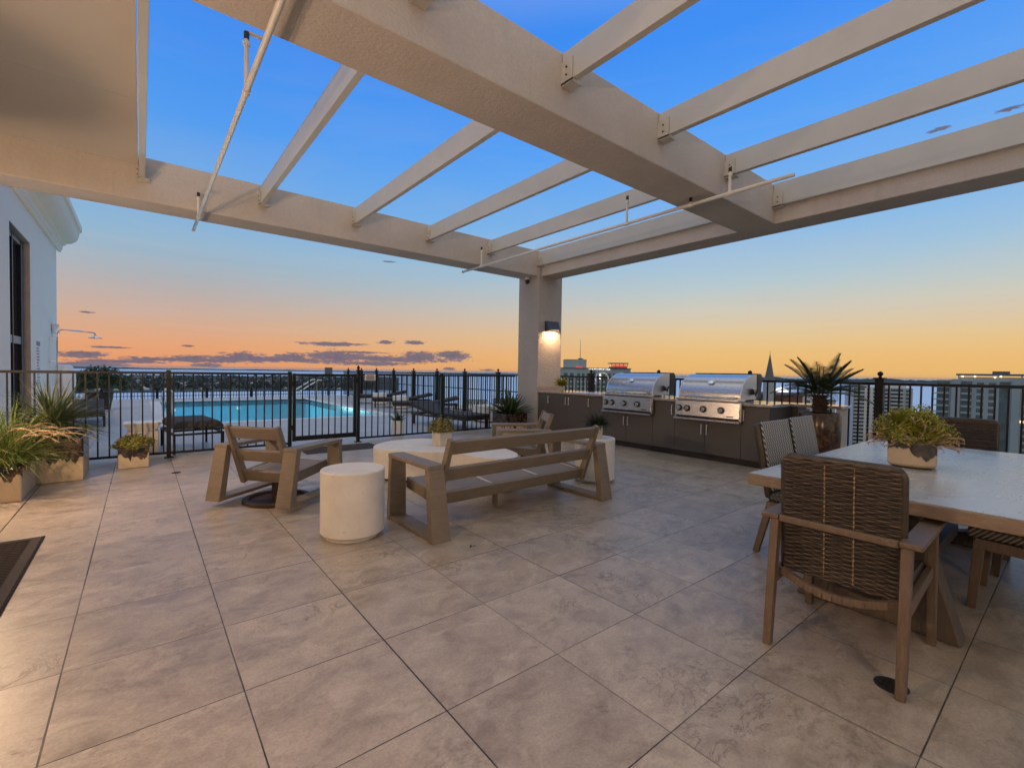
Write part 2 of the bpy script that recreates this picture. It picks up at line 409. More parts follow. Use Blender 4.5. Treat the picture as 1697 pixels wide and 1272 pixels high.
    M['plume'] = leafm('seed_plume', [(0, (.48, .34, .19)), (1, (.66, .50, .32))], .8)
    M['yucca'] = leafm('yucca_leaf', [(0, (.030, .050, .022)), (.5, (.085, .12, .05)), (.85, (.20, .22, .10)), (1, (.42, .33, .17))])
    M['sedum'] = leafm('sedum_leaf', [(0, (.070, .090, .012)), (.5, (.18, .19, .022)), (.85, (.34, .28, .045)), (1, (.42, .24, .09))])
    M['agave'] = leafm('agave_leaf', [(0, (.012, .030, .012)), (.6, (.035, .065, .022)), (1, (.13, .16, .05))], .4, .1)
    M['sago'] = leafm('sago_leaf', [(0, (.012, .022, .008)), (.6, (.035, .055, .016)), (1, (.10, .12, .035))], .4, .12)
    M['sagotrunk'] = m_plain('sago_trunk', (.055, .035, .022), .95, var=.5, nscale=30, bump=1, bscale=40)
    M['tableplant'] = leafm('table_plant_leaf', [(0, (.075, .105, .010)), (.45, (.20, .225, .020)), (.8, (.40, .35, .04)), (1, (.48, .38, .08))])
    M['tablesprig'] = leafm('table_plant_sprig', [(0, (.40, .25, .14)), (1, (.55, .38, .26))], .6)
    M['coffeeplant'] = leafm('coffee_plant_leaf', [(0, (.055, .080, .018)), (.5, (.18, .19, .035)), (1, (.42, .28, .12))])
    M['trailing'] = leafm('trailing_leaf', [(0, (.012, .018, .010)), (1, (.05, .065, .03))])
    M['bush'] = leafm('bush_leaf', [(0, (.012, .028, .008)), (1, (.05, .075, .02))])
    M['crown'] = leafm('street_tree_leaf', [(0, (.010, .016, .012)), (1, (.035, .050, .030))], .7)
    M['trunk'] = m_plain('tree_trunk', (.05, .04, .03), .9)
    # water
    def waterm(name, col, scale, rough, spec):
        t = NT(name); v = t.obj
        n1 = t.noise(t.mapv(v, (1, 1, 1)), scale, 4, .6, .5)
        t.P(Base_Color=col, Roughness=rough, IOR=1.33, Specular_IOR_Level=spec); t.bump(n1, .35, 1.0 / scale)
        return t.m
    t = NT('bay_water'); v = t.obj; t.t.nodes.remove(t.p)
    df = t.n('ShaderNodeBsdfDiffuse'); df.inputs[0].default_value = (.25, .36, .40, 1); gl = t.n('ShaderNodeBsdfGlossy'); gl.inputs['Roughness'].default_value = .33; gl.inputs[0].default_value = (.92, .97, 1, 1)
    bp = t.n('ShaderNodeBump'); bp.inputs['Strength'].default_value = .5; bp.inputs['Distance'].default_value = 25; t.l(t.noise(v, .03, 4, .6, .5), bp.inputs['Height']); t.l(bp.outputs[0], gl.inputs['Normal'])
    mx = t.n('ShaderNodeMixShader'); mx.inputs[0].default_value = .78; t.l(df.outputs[0], mx.inputs[1]); t.l(gl.outputs[0], mx.inputs[2]); t.l(mx.outputs[0], t.out.inputs[0]); M['bay'] = t.m
    t = NT('pool_water'); v = t.obj
    n1 = t.noise(v, 3.5, 3, .5, .6); n2 = t.noise(v, 14, 2)
    t.t.nodes.remove(t.p)
    tr = t.n('ShaderNodeBsdfTransparent'); tr.inputs[0].default_value = (.64, .92, .96, 1)
    gl = t.n('ShaderNodeBsdfGlossy'); gl.inputs['Roughness'].default_value = .06; gl.inputs[0].default_value = (1, 1, 1, 1)
    bp = t.n('ShaderNodeBump'); bp.inputs['Strength'].default_value = .8; bp.inputs['Distance'].default_value = .10
    t.l(t.math('ADD', n1, t.math('MULTIPLY', n2, .2)), bp.inputs['Height']); t.l(bp.outputs[0], gl.inputs['Normal'])
    mx = t.n('ShaderNodeMixShader'); mx.inputs[0].default_value = .20
    t.l(tr.outputs[0], mx.inputs[1]); t.l(gl.outputs[0], mx.inputs[2]); t.l(mx.outputs[0], t.out.inputs[0]); M['pool'] = t.m
    t = NT('pool_plaster'); v = t.obj
    t.P(Base_Color=t.mix(t.noise(v, 3, 3), (.06, .42, .54), (.10, .52, .64)), Roughness=.7); M['basin'] = t.m
    M['waterline'] = m_plain('waterline_tile', (.035, .12, .15), .2, var=.35, nscale=14)
    def emit(name, col, s):
        t = NT(name); t.P(Base_Color=(0, 0, 0), Emission_Color=(*col, 1), Emission_Strength=s); return t.m
    M['lampglow'] = emit('lamp_diffuser', (1, .72, .40), 9)
    M['poolglow'] = emit('pool_light_lens', (.75, .95, 1), .9)
    M['redglow'] = emit('red_light', (1, .05, .06), 1.1)
    M['warmglow'] = emit('warm_light', (1, .70, .42), 3)
    M['whiteglow'] = emit('white_light', (1, .93, .85), 2.2)
    # building glass
    t = NT('window_glass'); t.P(Base_Color=(.03, .035, .04), Roughness=.05, Specular_IOR_Level=.7); M['glass'] = t.m
    M['frame'] = m_plain('window_frame', (.25, .26, .27), .45)
    M['framedark'] = m_plain('window_frame_dark', (.012, .013, .016), .4)
    M['reveal'] = m_plain('reveal_plaster', (.30, .27, .25), .9, bump=.3)
    M['signwhite'] = m_plain('sign_plate', (.70, .69, .66), .5, var=.02)
    M['signblue'] = m_plain('sign_blue', (.05, .16, .28), .5, var=.02)
    M['signred'] = m_plain('sign_red', (.45, .06, .04), .5, var=.02)
    M['signink'] = m_plain('sign_ink', (.04, .04, .045), .6, var=.02)
    # city
    def city(name, col, rough=.8, var=.12): return m_plain(name, col, rough, var=var, nscale=.15)
    M['c_white'] = city('condo_white', (.60, .62, .64)); M['c_grey'] = city('condo_grey', (.36, .40, .43)); M['c_blue'] = city('condo_blue', (.30, .385, .435))
    M['c_glass'] = m_plain('condo_glass', (.065, .11, .12), .22, var=.6, nscale=.22); M['c_dark'] = city('hotel_dark', (.10, .13, .16)); M['c_brick'] = city('brick_red', (.16, .07, .05))
    M['c_slate'] = city('spire_slate', (.13, .14, .15)); M['c_roof'] = city('roof_grey', (.18, .18, .19)); M['c_cream'] = city('house_cream', (.42, .40, .37))
    t = NT('city_ground'); v = t.obj
    a = t.noise(v, .012, 6, .6)
    t.P(Base_Color=t.ramp(a, [(.35, (.022, .032, .022)), (.5, (.05, .06, .05)), (.65, (.11, .11, .11))]), Roughness=.95); M['land'] = t.m
    t = NT('far_land'); v = t.obj
    a = t.noise(v, .004, 8, .7)
    t.P(Base_Color=t.ramp(a, [(.35, (.014, .028, .028)), (.6, (.035, .055, .055))]), Roughness=1); M['farland'] = t.m
    M['road'] = m_plain('road_asphalt', (.20, .24, .28), .7, nscale=.05)
    M['paint'] = m_plain('road_paint', (.6, .6, .6), .8)
mats()
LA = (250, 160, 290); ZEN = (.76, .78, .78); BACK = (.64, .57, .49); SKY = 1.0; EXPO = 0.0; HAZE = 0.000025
# ------------------------------------------------------------------ camera
EYE = 1.3461
cam = bpy.data.cameras.new('camera'); co = bpy.data.objects.new('camera', cam); COL.objects.link(co)
cam.sensor_width = 36; cam.sensor_fit = 'HORIZONTAL'; cam.lens = 766.04 / 1697 * 36; cam.clip_start = .05; cam.clip_end = 60000
yaw, pitch, roll = .676422424, -2.51167162e-02, 1.56961211e-02
cy_, sy_, cp_, sp_, cr_, sr_ = math.cos(yaw), math.sin(yaw), math.cos(pitch), math.sin(pitch), math.cos(roll), math.sin(roll)
fw = Vector((sy_ * cp_, cy_ * cp_, sp_)); rt = Vector((cy_, -sy_, 0)); up = rt.cross(fw)
r2 = rt * cr_ + up * sr_; u2 = up * cr_ - rt * sr_
mw = Matrix((( r2.x, u2.x, -fw.x, 0), (r2.y, u2.y, -fw.y, 0), (r2.z, u2.z, -fw.z, EYE), (0, 0, 0, 1)))
co.matrix_world = mw
sc.camera = co

# ------------------------------------------------------------------ terrace floor and pool deck
DY = 8.56     # the fence line
b = MB(); b.add([(-1.45, -6, 0), (8.55, -6, 0), (8.55, DY, 0), (-1.45, DY, 0)], [(0, 1, 2, 3)])
struct(b.build('terrace_floor', M['tile']), 'large grey beige stone pavers of the covered terrace', 'terrace floor')
PX0, PX1, PY0, PY1 = .55, 5.75, 13.4, 22.2
b = MB()
for x0, x1, y0, y1 in ((-1.45, 8.55, DY, PY0 - .3), (-1.45, PX0 - .3, PY0 - .3, 24.6), (PX1 + .3, 8.55, PY0 - .3, 24.6), (PX0 - .3, PX1 + .3, PY1 + .3, 24.6), (-9, -1.45, 14.35, 24.6)):
    b.add([(x0, y0, 0), (x1, y0, 0), (x1, y1, 0), (x0, y1, 0)], [(0, 1, 2, 3)])
struct(b.build('pool_deck', M['decktile']), 'pale paver deck around the swimming pool', 'pool deck')
b = MB()
for x0, x1, y0, y1 in ((PX0 - .3, PX1 + .3, PY0 - .3, PY0), (PX0 - .3, PX1 + .3, PY1, PY1 + .3), (PX0 - .3, PX0, PY0, PY1), (PX1, PX1 + .3, PY0, PY1)):
    b.box(x0, x1, y0, y1, -.12, .012)
struct(b.build('pool_coping', M['coping'], bevel=.008), 'pale stone coping round the swimming pool', 'pool coping')
b = MB()
b.add([(PX0, PY0, -1.4), (PX1, PY0, -1.4), (PX1, PY1, -1.4), (PX0, PY1, -1.4), (PX0, PY0, -.121), (PX1, PY0, -.121), (PX1, PY1, -.121), (PX0, PY1, -.121)],
      [(0, 1, 2, 3), (0, 4, 5, 1), (1, 5, 6, 2), (2, 6, 7, 3), (3, 7, 4, 0)])
struct(b.build('pool_basin', M['basin']), 'turquoise basin of the swimming pool', 'pool basin')
b = MB()
for x0, x1, y0, y1 in ((PX0 + .001, PX1 - .001, PY1 - .006, PY1 - .001), (PX0 + .001, PX1 - .001, PY0 + .001, PY0 + .006), (PX0 + .001, PX0 + .006, PY0 + .007, PY1 - .007), (PX1 - .006, PX1 - .001, PY0 + .007, PY1 - .007)): b.box(x0, x1, y0, y1, -.22, -.002)
struct(b.build('pool_waterline_tile', M['waterline']), 'dark teal waterline tile band of the swimming pool', 'pool tile')
b = MB()
b.add([(PX0 + .002, PY0 + .002, -.05), (PX1 - .002, PY0 + .002, -.05), (PX1 - .002, PY1 - .002, -.05), (PX0 + .002, PY1 - .002, -.05)], [(0, 1, 2, 3)])
struct(b.build('pool_water', M['pool']), 'lit turquoise water of the swimming pool', 'pool water')
for i, (x, y, ax, lab) in enumerate(((.98, PY1 - .012, 'y', 'small glowing pool light near the left end of the far pool wall'), (3.17, PY1 - .012, 'y', 'small glowing pool light at the middle of the far pool wall'))):
    b = MB(); b.tube([(x, y, -.32), (x, y - .03, -.32)], .07, 16)
    o = b.build('pool_light', M['poolglow']); tag(o, lab, 'pool light', 'pool lights')
    l = bpy.data.lights.new('pool_lamp', 'AREA'); l.energy = 95; l.size = .12; l.color = (.55, .92, 1); l.shape = 'DISK'
    lo = bpy.data.objects.new('pool_lamp', l); COL.objects.link(lo); lo.location = (x, y - .06, -.36); lo.rotation_euler = (R(-80), 0, 0)
    lo.parent = o

# the building the terrace stands on
b = MB(); b.box(-1.44, 8.56, -8, PY0 - .31, -14, -.06)
b.box(-1.44, PX0 - .31, PY0 - .31, 24.61, -14, -.06); b.box(PX1 + .31, 8.56, PY0 - .31, 24.61, -14, -.06); b.box(PX0 - .31, PX1 + .31, PY1 + .31, 24.61, -14, -.06); b.box(PX0 - .31, PX1 + .31, PY0 - .31, PY1 + .31, -14, -1.6)
b.box(-9, -1.44, 14.36, 24.61, -14, -.06); b.box(-30, 26, 24.61, 27.5, -14, -1.0)
o = struct(b.build('roof_slab', M['stucco']), 'pale slab edge of the roof deck', 'roof slab')

# ------------------------------------------------------------------ pergola
pg = thing('pergola', 'off-white stucco pergola with square column, deep beams and open roof slats over the terrace', 'pergola')
MB().box(6.95, 7.68, 7.75, 8.45, 0, 3.99).build('column', M['stucco_coarse'], pg, bevel=.012)
MB().box(-1.449, 7.515, 7.80, 8.31, 3.512, 4.08).build('beam', M['stucco'], pg, bevel=.012)
MB().box(-1.449, 7.10, 2.85, 3.385, 3.508, 4.045).build('beam', M['stucco'], pg, bevel=.012)
MB().box(7.03, 7.52, -5, 7.805, 3.51, 4.06).build('beam', M['stucco'], pg, bevel=.012)
MB().box(-1.449, 7.04, -2.4, -1.87, 3.506, 4.05).build('beam', M['stucco'], pg, bevel=.012)
def rafter(x, y0, y1, w=.064, z0=3.775, z1=4.03):
    o = MB().box(x, x + w, y0 + .004, y1 - .004, z0, z1).build('rafter', M['rafter'], pg, bevel=.004)
    for ya, yb in ((y0 + .001, y0 + .13), (y1 - .13, y1 - .001)):
        b = MB(); b.box(x - .012, x - .003, ya, yb, z0 - .02, z0 + .17); b.box(x - .012, x + w + .045, ya, yb, z0 - .026, z0 - .003)
        yy = ya if ya == y0 + .001 else yb
        b.build('bracket', M['bracket'], o)
        for zz in (z0 + .045, z0 + .11): MB().tube([(x - .0125, (ya + yb) / 2, zz), (x - .022, (ya + yb) / 2, zz)], .008, 6).build('bolt', M['darkmetal'], o)
for i in range(6):
    x = -.012 + 1.394 * i
    if i == 5: rafter(6.945, 3.385, 7.80, .08, 3.735, 4.05); rafter(6.945, -1.87, 2.85, .08, 3.735, 4.05)
    else: rafter(x, 3.385, 7.80); rafter(x, -1.87, 2.85)
# solid ceiling on the house side
MB().box(-1.449, -.02, 3.39, 7.795, 3.965, 4.03).build('ceiling_panel', M['soffit'], pg)
MB().box(-1.449, -.02, -1.865, 2.845, 3.965, 4.03).build('ceiling_panel', M['soffit'], pg)
b = MB(); b.box(-1.449, -.03, 5.93, 5.936, 3.9625, 3.9655); b.build('ceiling_seam', M['bracket'], pg)

# thin pipes slung under the beams
def pipe(x, ya, yb, label, rods):
    t = thing('ceiling_pipe', label, 'pipe', (x, ya, 3.42), 0, 'pipes under the pergola')
    b = MB(); b.tube([(0, 0, 0), (0, (yb - ya) / 2, .004), (0, yb - ya, 0)], .021, 10); b.build('pipe', M['pipe'], t, True)
    c = MB(); c.tube([(0, yb - ya, 0), (0, yb - ya + .035, 0)], .025, 10)
    for y in rods: c.tube([(0, y - ya - .03, .0), (0, y - ya + .03, 0)], .026, 10)
    c.build('coupling', M['pipe'], t)
    for y, zt in rods.items():
        b = MB(); b.tube([(0, y - ya, .02), (0, y - ya, zt - 3.42)], .016, 8)
        b.tube([(0, y - ya, zt - 3.42 - .10), (0, y - ya, zt - 3.42 - .075)], .026, 8)
        h = b.build('hanger', M['pipe'], t)
        MB().tube([(0, y - ya, zt - 3.42 - .055), (0, y - ya, zt - 3.42 - .001)], .019, 8).build('hanger_cap', M['darkmetal'], h)
        if zt > 3.6:
            MB().bar((0, y - ya, zt - 3.42), (.16 if x < 2 else -.02, y - ya, zt - 3.42), .02, .02).build('hanger_arm', M['bracket'], h)
pipe(.625, -2.6, 8.50, 'white pipe hanging beside the solid ceiling edge with capped end past the far beam', {7.74: 3.75, 4.02: 3.86})
pipe(5.24, 1.95, 8.20, 'white pipe running under the middle beam toward the corner column', {7.55: 3.80, 4.05: 3.80, 3.1: 3.51, 2.62: 3.72})

# ------------------------------------------------------------------ house wall
hs = thing('house', 'white plastered house wall with tall dark window and moulded cornice', 'house', (0, 0, 0))
b = MB(); W = -1.45
b.box(-9, W, -8, 9.62, -.3, 4.95); b.box(-9, W, 11.2, 14.32, -.3, 4.95); b.box(-9, W, 9.62, 11.2, 3.39, 4.95); b.box(-9, W - .14, 9.62, 11.2, -.3, 3.39)
b.build('wall', M['plaster'], hs)
b = MB(); b.box(W - .139, W - .002, 11.185, 11.199, 0, 3.389); b.box(W - .139, W - .002, 9.621, 9.635, 0, 3.389); b.box(W - .139, W - .002, 9.636, 11.184, 3.375, 3.389)
b.build('window_reveal', M['reveal'], hs)
wd = MB().box(W - .137, W - .128, 9.64, 11.18, .02, 3.37).build('window', M['glass'], hs)
b = MB()
for y0, y1, z0, z1 in ((9.64, 9.72, .02, 3.37), (11.02, 11.06, .02, 3.37), (10.36, 10.41, .02, 3.37)): b.box(W - .126, W - .085, y0, y1, z0, z1)
b.build('frame', M['framedark'], wd)
b = MB()
for y0, y1, z0, z1 in ((9.721, 10.359, 3.30, 3.369), (10.411, 11.019, 3.30, 3.369), (9.721, 10.359, 1.68, 1.80), (10.411, 11.019, 1.68, 1.80)): b.box(W - .124, W - .09, y0, y1, z0, z1)
b.box(W - .124, W - .09, 11.061, 11.18, .02, 3.369)
b.build('transom', M['frame'], wd)
prof = [(W + .001, 3.90), (W + .05, 3.90), (W + .05, 3.95), (W + .075, 3.96), (W + .075, 4.04), (W + .12, 4.06)]
for k in range(7):
    a = k / 6 * PI / 2; prof.append((W + .14 + .24 * math.sin(a) * .9, 4.10 + .26 * (1 - math.cos(a))))
prof += [(W + .375, 4.40), (W + .40, 4.40), (W + .40, 4.52), (W + .30, 4.56), (W + .001, 4.60)]
b = MB(); b.extr(prof, 'y', 8.32, 14.62); b.build('cornice', M['plaster'], hs)
b = MB(); b.extr([(y, z) for y, z in [(14.321 + (p[0] - W), p[1]) for p in prof]], 'x', -9, W - .001); b.build('cornice', M['plaster'], hs)

# wall lanterns on the house that light the terrace (outside the frame, lit like the column lamp)
def sconce(loc, rz, label, energy, vis=True, spread=150, aim=None):
    t = thing('wall_lamp', label, 'wall lamp', loc, rz, 'wedge wall lamps')
    # local: wall is the plane y=0, lamp projects to -y
    w, d, h = .19, .135, .235
    b = MB(); b.hexa([(-w, -d, 0), (w, -d, 0), (w, -.001, 0), (-w, -.001, 0), (-w, -.05, h), (w, -.05, h), (w, -.001, h), (-w, -.001, h)])
    b.f = [f for i, f in enumerate(b.f) if i != 0]
    hh = b.build('housing', M['bronze'], t)
    m = hh.modifiers.new('shell', 'SOLIDIFY'); m.thickness = .006; m.offset = -1
    MB().box(-w + .03, w - .03, -d + .03, -.02, .035, .045).build('diffuser', M['lampglow'], t)
    l = bpy.data.lights.new('lamp_bulb', 'AREA'); l.shape = 'RECTANGLE'; l.size = .30; l.size_y = .04
    l.energy = energy; l.color = (1, .58, .28)
    lo = bpy.data.objects.new('lamp_bulb', l); COL.objects.link(lo); lo.parent = t; lo.location = (0, -.105, .030)
    return t
sconce((7.335, 7.749, 2.285), 0, 'dark wedge lamp glowing on the corner column above the counter', 15, spread=165)
def lantern(loc, label, energy):
    t = thing('wall_lantern', label, 'wall lantern', loc, 0, 'lanterns along the house wall')
    MB().box(0.001, .03, -.07, .07, -.12, .12).build('back_plate', M['bronze'], t, bevel=.004)
    MB().tube([(.03, 0, .05), (.09, 0, .07), (.13, 0, .05)], .012, 8).build('arm', M['bronze'], t)
    MB().lathe([(.02, .05), (.075, .02), (.075, .01), (.02, .01)], 16, (.14, 0, 0)).build('cap', M['bronze'], t)
    l = bpy.data.lights.new('lamp_bulb', 'POINT'); l.energy = energy; l.color = (1, .66, .40); l.shadow_soft_size = .045
    lo = bpy.data.objects.new('lamp_bulb', l); COL.objects.link(lo); lo.parent = t; lo.location = (.14, 0, -.06)
    MB().ball((.14, 0, -.06), .022, 12, 8).build('bulb', M['lampglow'], t, True)
lantern((W, 6.2, 1.95), 'lit bronze lantern on the house wall by the grass planters', LA[0])
lantern((W, 1.6, 2.25), 'lit bronze lantern on the house wall above the door mat', LA[1])
lantern((W, -3.2, 2.25), 'lit bronze lantern on the house wall at the back of the terrace', LA[2])

# outdoor shower
t = thing('outdoor_shower', 'chrome outdoor shower pipe with wide round head on the white house corner', 'shower', (W, 13.22, 0))
b = MB(); pts = [(.11, 0, .55), (.11, 0, 1.98)] + [(.11 + .10 * (1 - math.cos(a)), .10 * math.sin(a) * .0 + .0, 1.98 + .10 * math.sin(a)) for a in (.4, .8, 1.2, 1.57)] + [(.45, .45, 2.085), (.62, .8, 2.09)]
b.tube(pts, .014, 8); b.tube([(.62, .8, 2.09), (.64, .84, 2.075), (.645, .85, 2.02)], .014, 8); b.build('riser_pipe', M['chrome'], t, True)
b = MB(); b.lathe([(.02, .07), (.045, .04), (.12, .012), (.125, 0), (.02, -.004)], 20, (.645, .85, 1.965)); b.build('shower_head', M['chrome'], t, True)
b = MB()
for z in (.9, 1.42, 1.88): b.tube([(0, -.02, z), (.12, 0, z)], .009, 6); b.tube([(.001, -.02, z), (.015, -.02, z)], .028, 10)
b.build('wall_clamp', M['chrome'], t)
MB().box(.001, .12, .28, .42, 2.02, 2.2).build('valve_box', M['chrome'], t, bevel=.01)

# rules board on the wall
t = thing('rules_board', 'narrow white pool rules board with blue lines on the house wall', 'sign', (W, 0, 0))
MB().box(.001, .012, 11.60, 12.02, .95, 1.78).build('plate', M['signwhite'], t)
b = MB(); b.box(.0122, .014, 11.62, 12.0, 1.69, 1.765); b.build('header', M['signblue'], t)
b = MB(); rr = random.Random(3); z = 1.655
while z > 1.0:
    b.box(.0122, .014, 11.63, 11.63 + rr.uniform(.2, .35), z - .022, z); z -= .052
b.build('lettering', M['signblue'], t)

# ------------------------------------------------------------------ fences
def fence_run(name, label, x0, x1, posts, y=8.53, pitch=.1215, z0=.055, zt=1.275, cat='fence', grp='black pool fence'):
    t = thing(name, label, cat, (x0, y, 0), 0, grp)
    MB().box(.0, x1 - x0, -.02, .02, zt - .035, zt).build('top_rail', M['black'], t, bevel=.003)
    MB().box(.0, x1 - x0, -.016, .016, z0, z0 + .032).build('bottom_rail', M['black'], t)
    b = MB(); n = max(1, round((x1 - x0) / pitch))
    for i in range(1, n):
        x = (x1 - x0) * i / n; b.box(x - .009, x + .009, -.009, .009, z0 + .033, zt - .036)
    b.build('pickets', M['black'], t)
    for px, h, fin in posts:
        b = MB(); x = px - x0; b.box(x - .027, x + .027, -.027, .027, .0, h); b.box(x - .055, x + .055, -.055, .055, .0005, .012)
        if fin:
            b.box(x - .036, x + .036, -.036, .036, h, h + .018); b.lathe([(.012, 0), (.024, .02), (.03, .035), (.02, .06), (.006, .085)], 10, (x, 0, h + .018))
        b.build('post', M['black'], t)
    return t
fence_run('pool_fence', 'black picket pool fence between the house wall and the gate', -1.44, 1.955, ((.318, 1.30, 0), (1.982, 1.30, 0)))
fence_run('pool_fence', 'black picket pool fence between the gate and the corner column', 3.19, 6.93, ((3.165, 1.33, 1), (4.95, 1.30, 0)))
t = thing('pool_gate', 'black picket pool gate with heavy frame between two fence posts', 'gate', (2.025, 8.53, 0))
b = MB(); w = 1.10
b.box(0, .05, -.022, .022, .10, 1.27); b.box(w - .05, w, -.022, .022, .10, 1.27); b.box(.051, w - .051, -.02, .02, 1.22, 1.265); b.box(.051, w - .051, -.02, .02, .105, .185)
b.build('gate_frame', M['black'], t)
b = MB()
for i in range(1, 9):
    x = .05 + (w - .1) * i / 9; b.box(x - .009, x + .009, -.009, .009, .186, 1.219)
b.build('pickets', M['black'], t)
b = MB(); b.box(-.03, .015, -.04, -.023, .30, .38); b.box(-.03, .015, -.04, -.023, 1.05, 1.13); b.build('hinge', M['black'], t)
b = MB(); b.box(w - .06, w + .02, -.055, -.023, 1.10, 1.20); b.tube([(w - .03, -.055, 1.15), (w - .03, -.09, 1.15), (w - .10, -.09, 1.15)], .01, 8); b.build('latch', M['black'], t)
t = thing('gate_sign', 'small white warning sign fixed to the pool fence by the gate', 'sign', (3.28, 8.53, 1.15))
MB().box(0, .205, -.030, -.023, 0, .118).build('plate', M['signwhite'], t)
b = MB(); b.box(.035, .17, -.0315, -.0302, .085, .105); b.build('header', M['signred'], t)
b = MB(); b.box(.02, .185, -.0315, -.0302, .055, .069); b.box(.03, .175, -.0315, -.0302, .034, .046); b.box(.02, .185, -.0315, -.0302, .012, .024); b.build('lettering', M['signink'], t)

# railing along the roof edge, both sides of the column
def railing(label, y0, y1, ks, mid, X=8.28):
    t = thing('roof_railing', label, 'railing', (X, y0, 0), 0, 'railing along the roof edge')
    L = y1 - y0
    MB().box(-.03, .03, 0, L, 1.245, 1.285).build('top_rail', M['black'], t, bevel=.004)
    MB().box(-.016, .016, 0, L, .07, .10).build('bottom_rail', M['black'], t)
    if mid: MB().box(-.014, .014, 0, L, .78, .81).build('middle_rail', M['black'], t)
    b = MB(); n = round(L / .116)
    for i in range(1, n):
        y = L * i / n; b.box(-.010, .010, y - .010, y + .010, .101, 1.244)
    b.build('pickets', M['black'], t)
    for k in ks:
        y = 1.87 + 1.822 * k - y0
        b = MB(); b.box(-.05, .05, y - .05, y + .05, 0, 1.33); b.box(-.065, .065, y - .065, y + .065, 1.33, 1.352)
        b.lathe([(.02, 0), (.022, .012), (.014, .02), (.03, .035), (.036, .055), (.03, .075), (.008, .092)], 12, (0, y, 1.352))
        b.box(-.06, .06, y - .06, y + .06, .9, .915)
        b.build('post', M['black'], t)
railing('black roof railing with ball topped posts behind the outdoor kitchen and dining table', -5.8, 8.4, range(-4, 4), False)
railing('black roof railing with ball topped posts beside the pool loungers', 8.5, 24.5, range(4, 13), True)
t = thing('roof_railing', 'low black railing seen over the far edge of the pool deck', 'railing', (-9, 25.6, -.95), 0, 'railing along the roof edge')
L = 17.3
MB().box(0, L, -.025, .025, 1.17, 1.205).build('top_rail', M['black'], t)
MB().box(0, L, -.016, .016, .06, .09).build('bottom_rail', M['black'], t)
MB().box(0, L, -.014, .014, 1.0, 1.025).build('middle_rail', M['black'], t)
b = MB()
for i in range(1, 150):
    x = L * i / 150; b.box(x - .010, x + .010, -.010, .010, .091, 1.169)
b.build('pickets', M['black'], t)
for k in range(10):
    x = .4 + 1.83 * k; b = MB(); b.box(x - .05, x + .05, -.05, .05, 0, 1.32); b.lathe([(.02, 0), (.03, .03), (.036, .05), (.03, .07), (.008, .09)], 10, (x, 0, 1.32)); b.build('post', M['black'], t)

# ------------------------------------------------------------------ outdoor kitchen
kt = thing('outdoor_kitchen', 'dark cabinet outdoor kitchen counter with speckled stone top along the railing', 'kitchen counter', (0, 0, 0))
XF = 6.98; XB = 7.92; YE = 2.80; YS = 7.745
MB().box(XF + .022, XB, YE + .02, YS, .10, .90).build('carcass', M['cabinet'], kt)
MB().box(XF + .075, XB - .05, YE + .03, YS - .02, .0, .099).build('toe_kick', M['toekick'], kt)
G1 = (4.72, 5.80); G2 = (3.20, 4.26)
b = MB()
for y0, y1 in ((YE - .03, G2[0] - .004), (G2[1] + .004, G1[0] - .004), (G1[1] + .004, YS)): b.box(XF - .03, XB + .03, y0, y1, .902, .943)
for y0, y1 in (G2, G1): b.box(XB - .22, XB + .03, y0 - .0035, y1 + .0035, .902, .9428)
b.box(7.58, 8.03, 2.13, YE - .031, .9015, .9425)
b.build('countertop', M['granite'], kt, bevel=.006)
MB().box(6.96, 7.66, YS - .02, YS + .003, .944, 1.03).build('backsplash', M['granite'], kt)
MB().box(7.66, 7.98, 2.17, 2.215, 0, .90).build('end_panel', M['stucco'], kt)
MB().box(7.66, 7.98, 2.7, 2.77, 0, .90).build('end_panel', M['cabinet'], kt)
def door(y0, y1, z0, z1, handle):      # y0<y1 ; handle: 'hi' (towards larger y = left in view), 'lo'
    o = MB().box(XF, XF + .021, y0 + .003, y1 - .003, z0, z1).build('cabinet_door', M['cabinet'], kt, bevel=.002)
    if handle:
        y = y1 - .045 if handle == 'hi' else y0 + .045
        h = MB(); h.tube([(XF - .028, y, z1 - .21), (XF - .028, y, z1 - .045)], .007, 8)
        for z in (z1 - .19, z1 - .065): h.tube([(XF - .028, y, z), (XF, y, z)], .005, 6)
        h.build('handle', M['steel_side'], o)
door(7.35, YS - .005, .105, .89, 'lo'); door(6.82, 7.35, .105, .89, 'lo'); door(6.27, 6.82, .105, .89, 'hi'); door(5.84, 6.27, .105, .89, 'hi')
door(5.31, 5.84, .105, .615, 'lo'); door(4.75, 5.31, .105, .615, 'hi'); door(4.32, 4.75, .105, .89, 'lo')
door(3.79, 4.32, .105, .615, 'lo'); door(3.22, 3.79, .105, .615, 'hi'); door(YE + .02, 3.22, .105, .89, 'hi')
MB().box(7.1, 7.5, 6.25, 6.85, .9432, .9475).build('sink_rim', M['steel_side'], kt, bevel=.002)

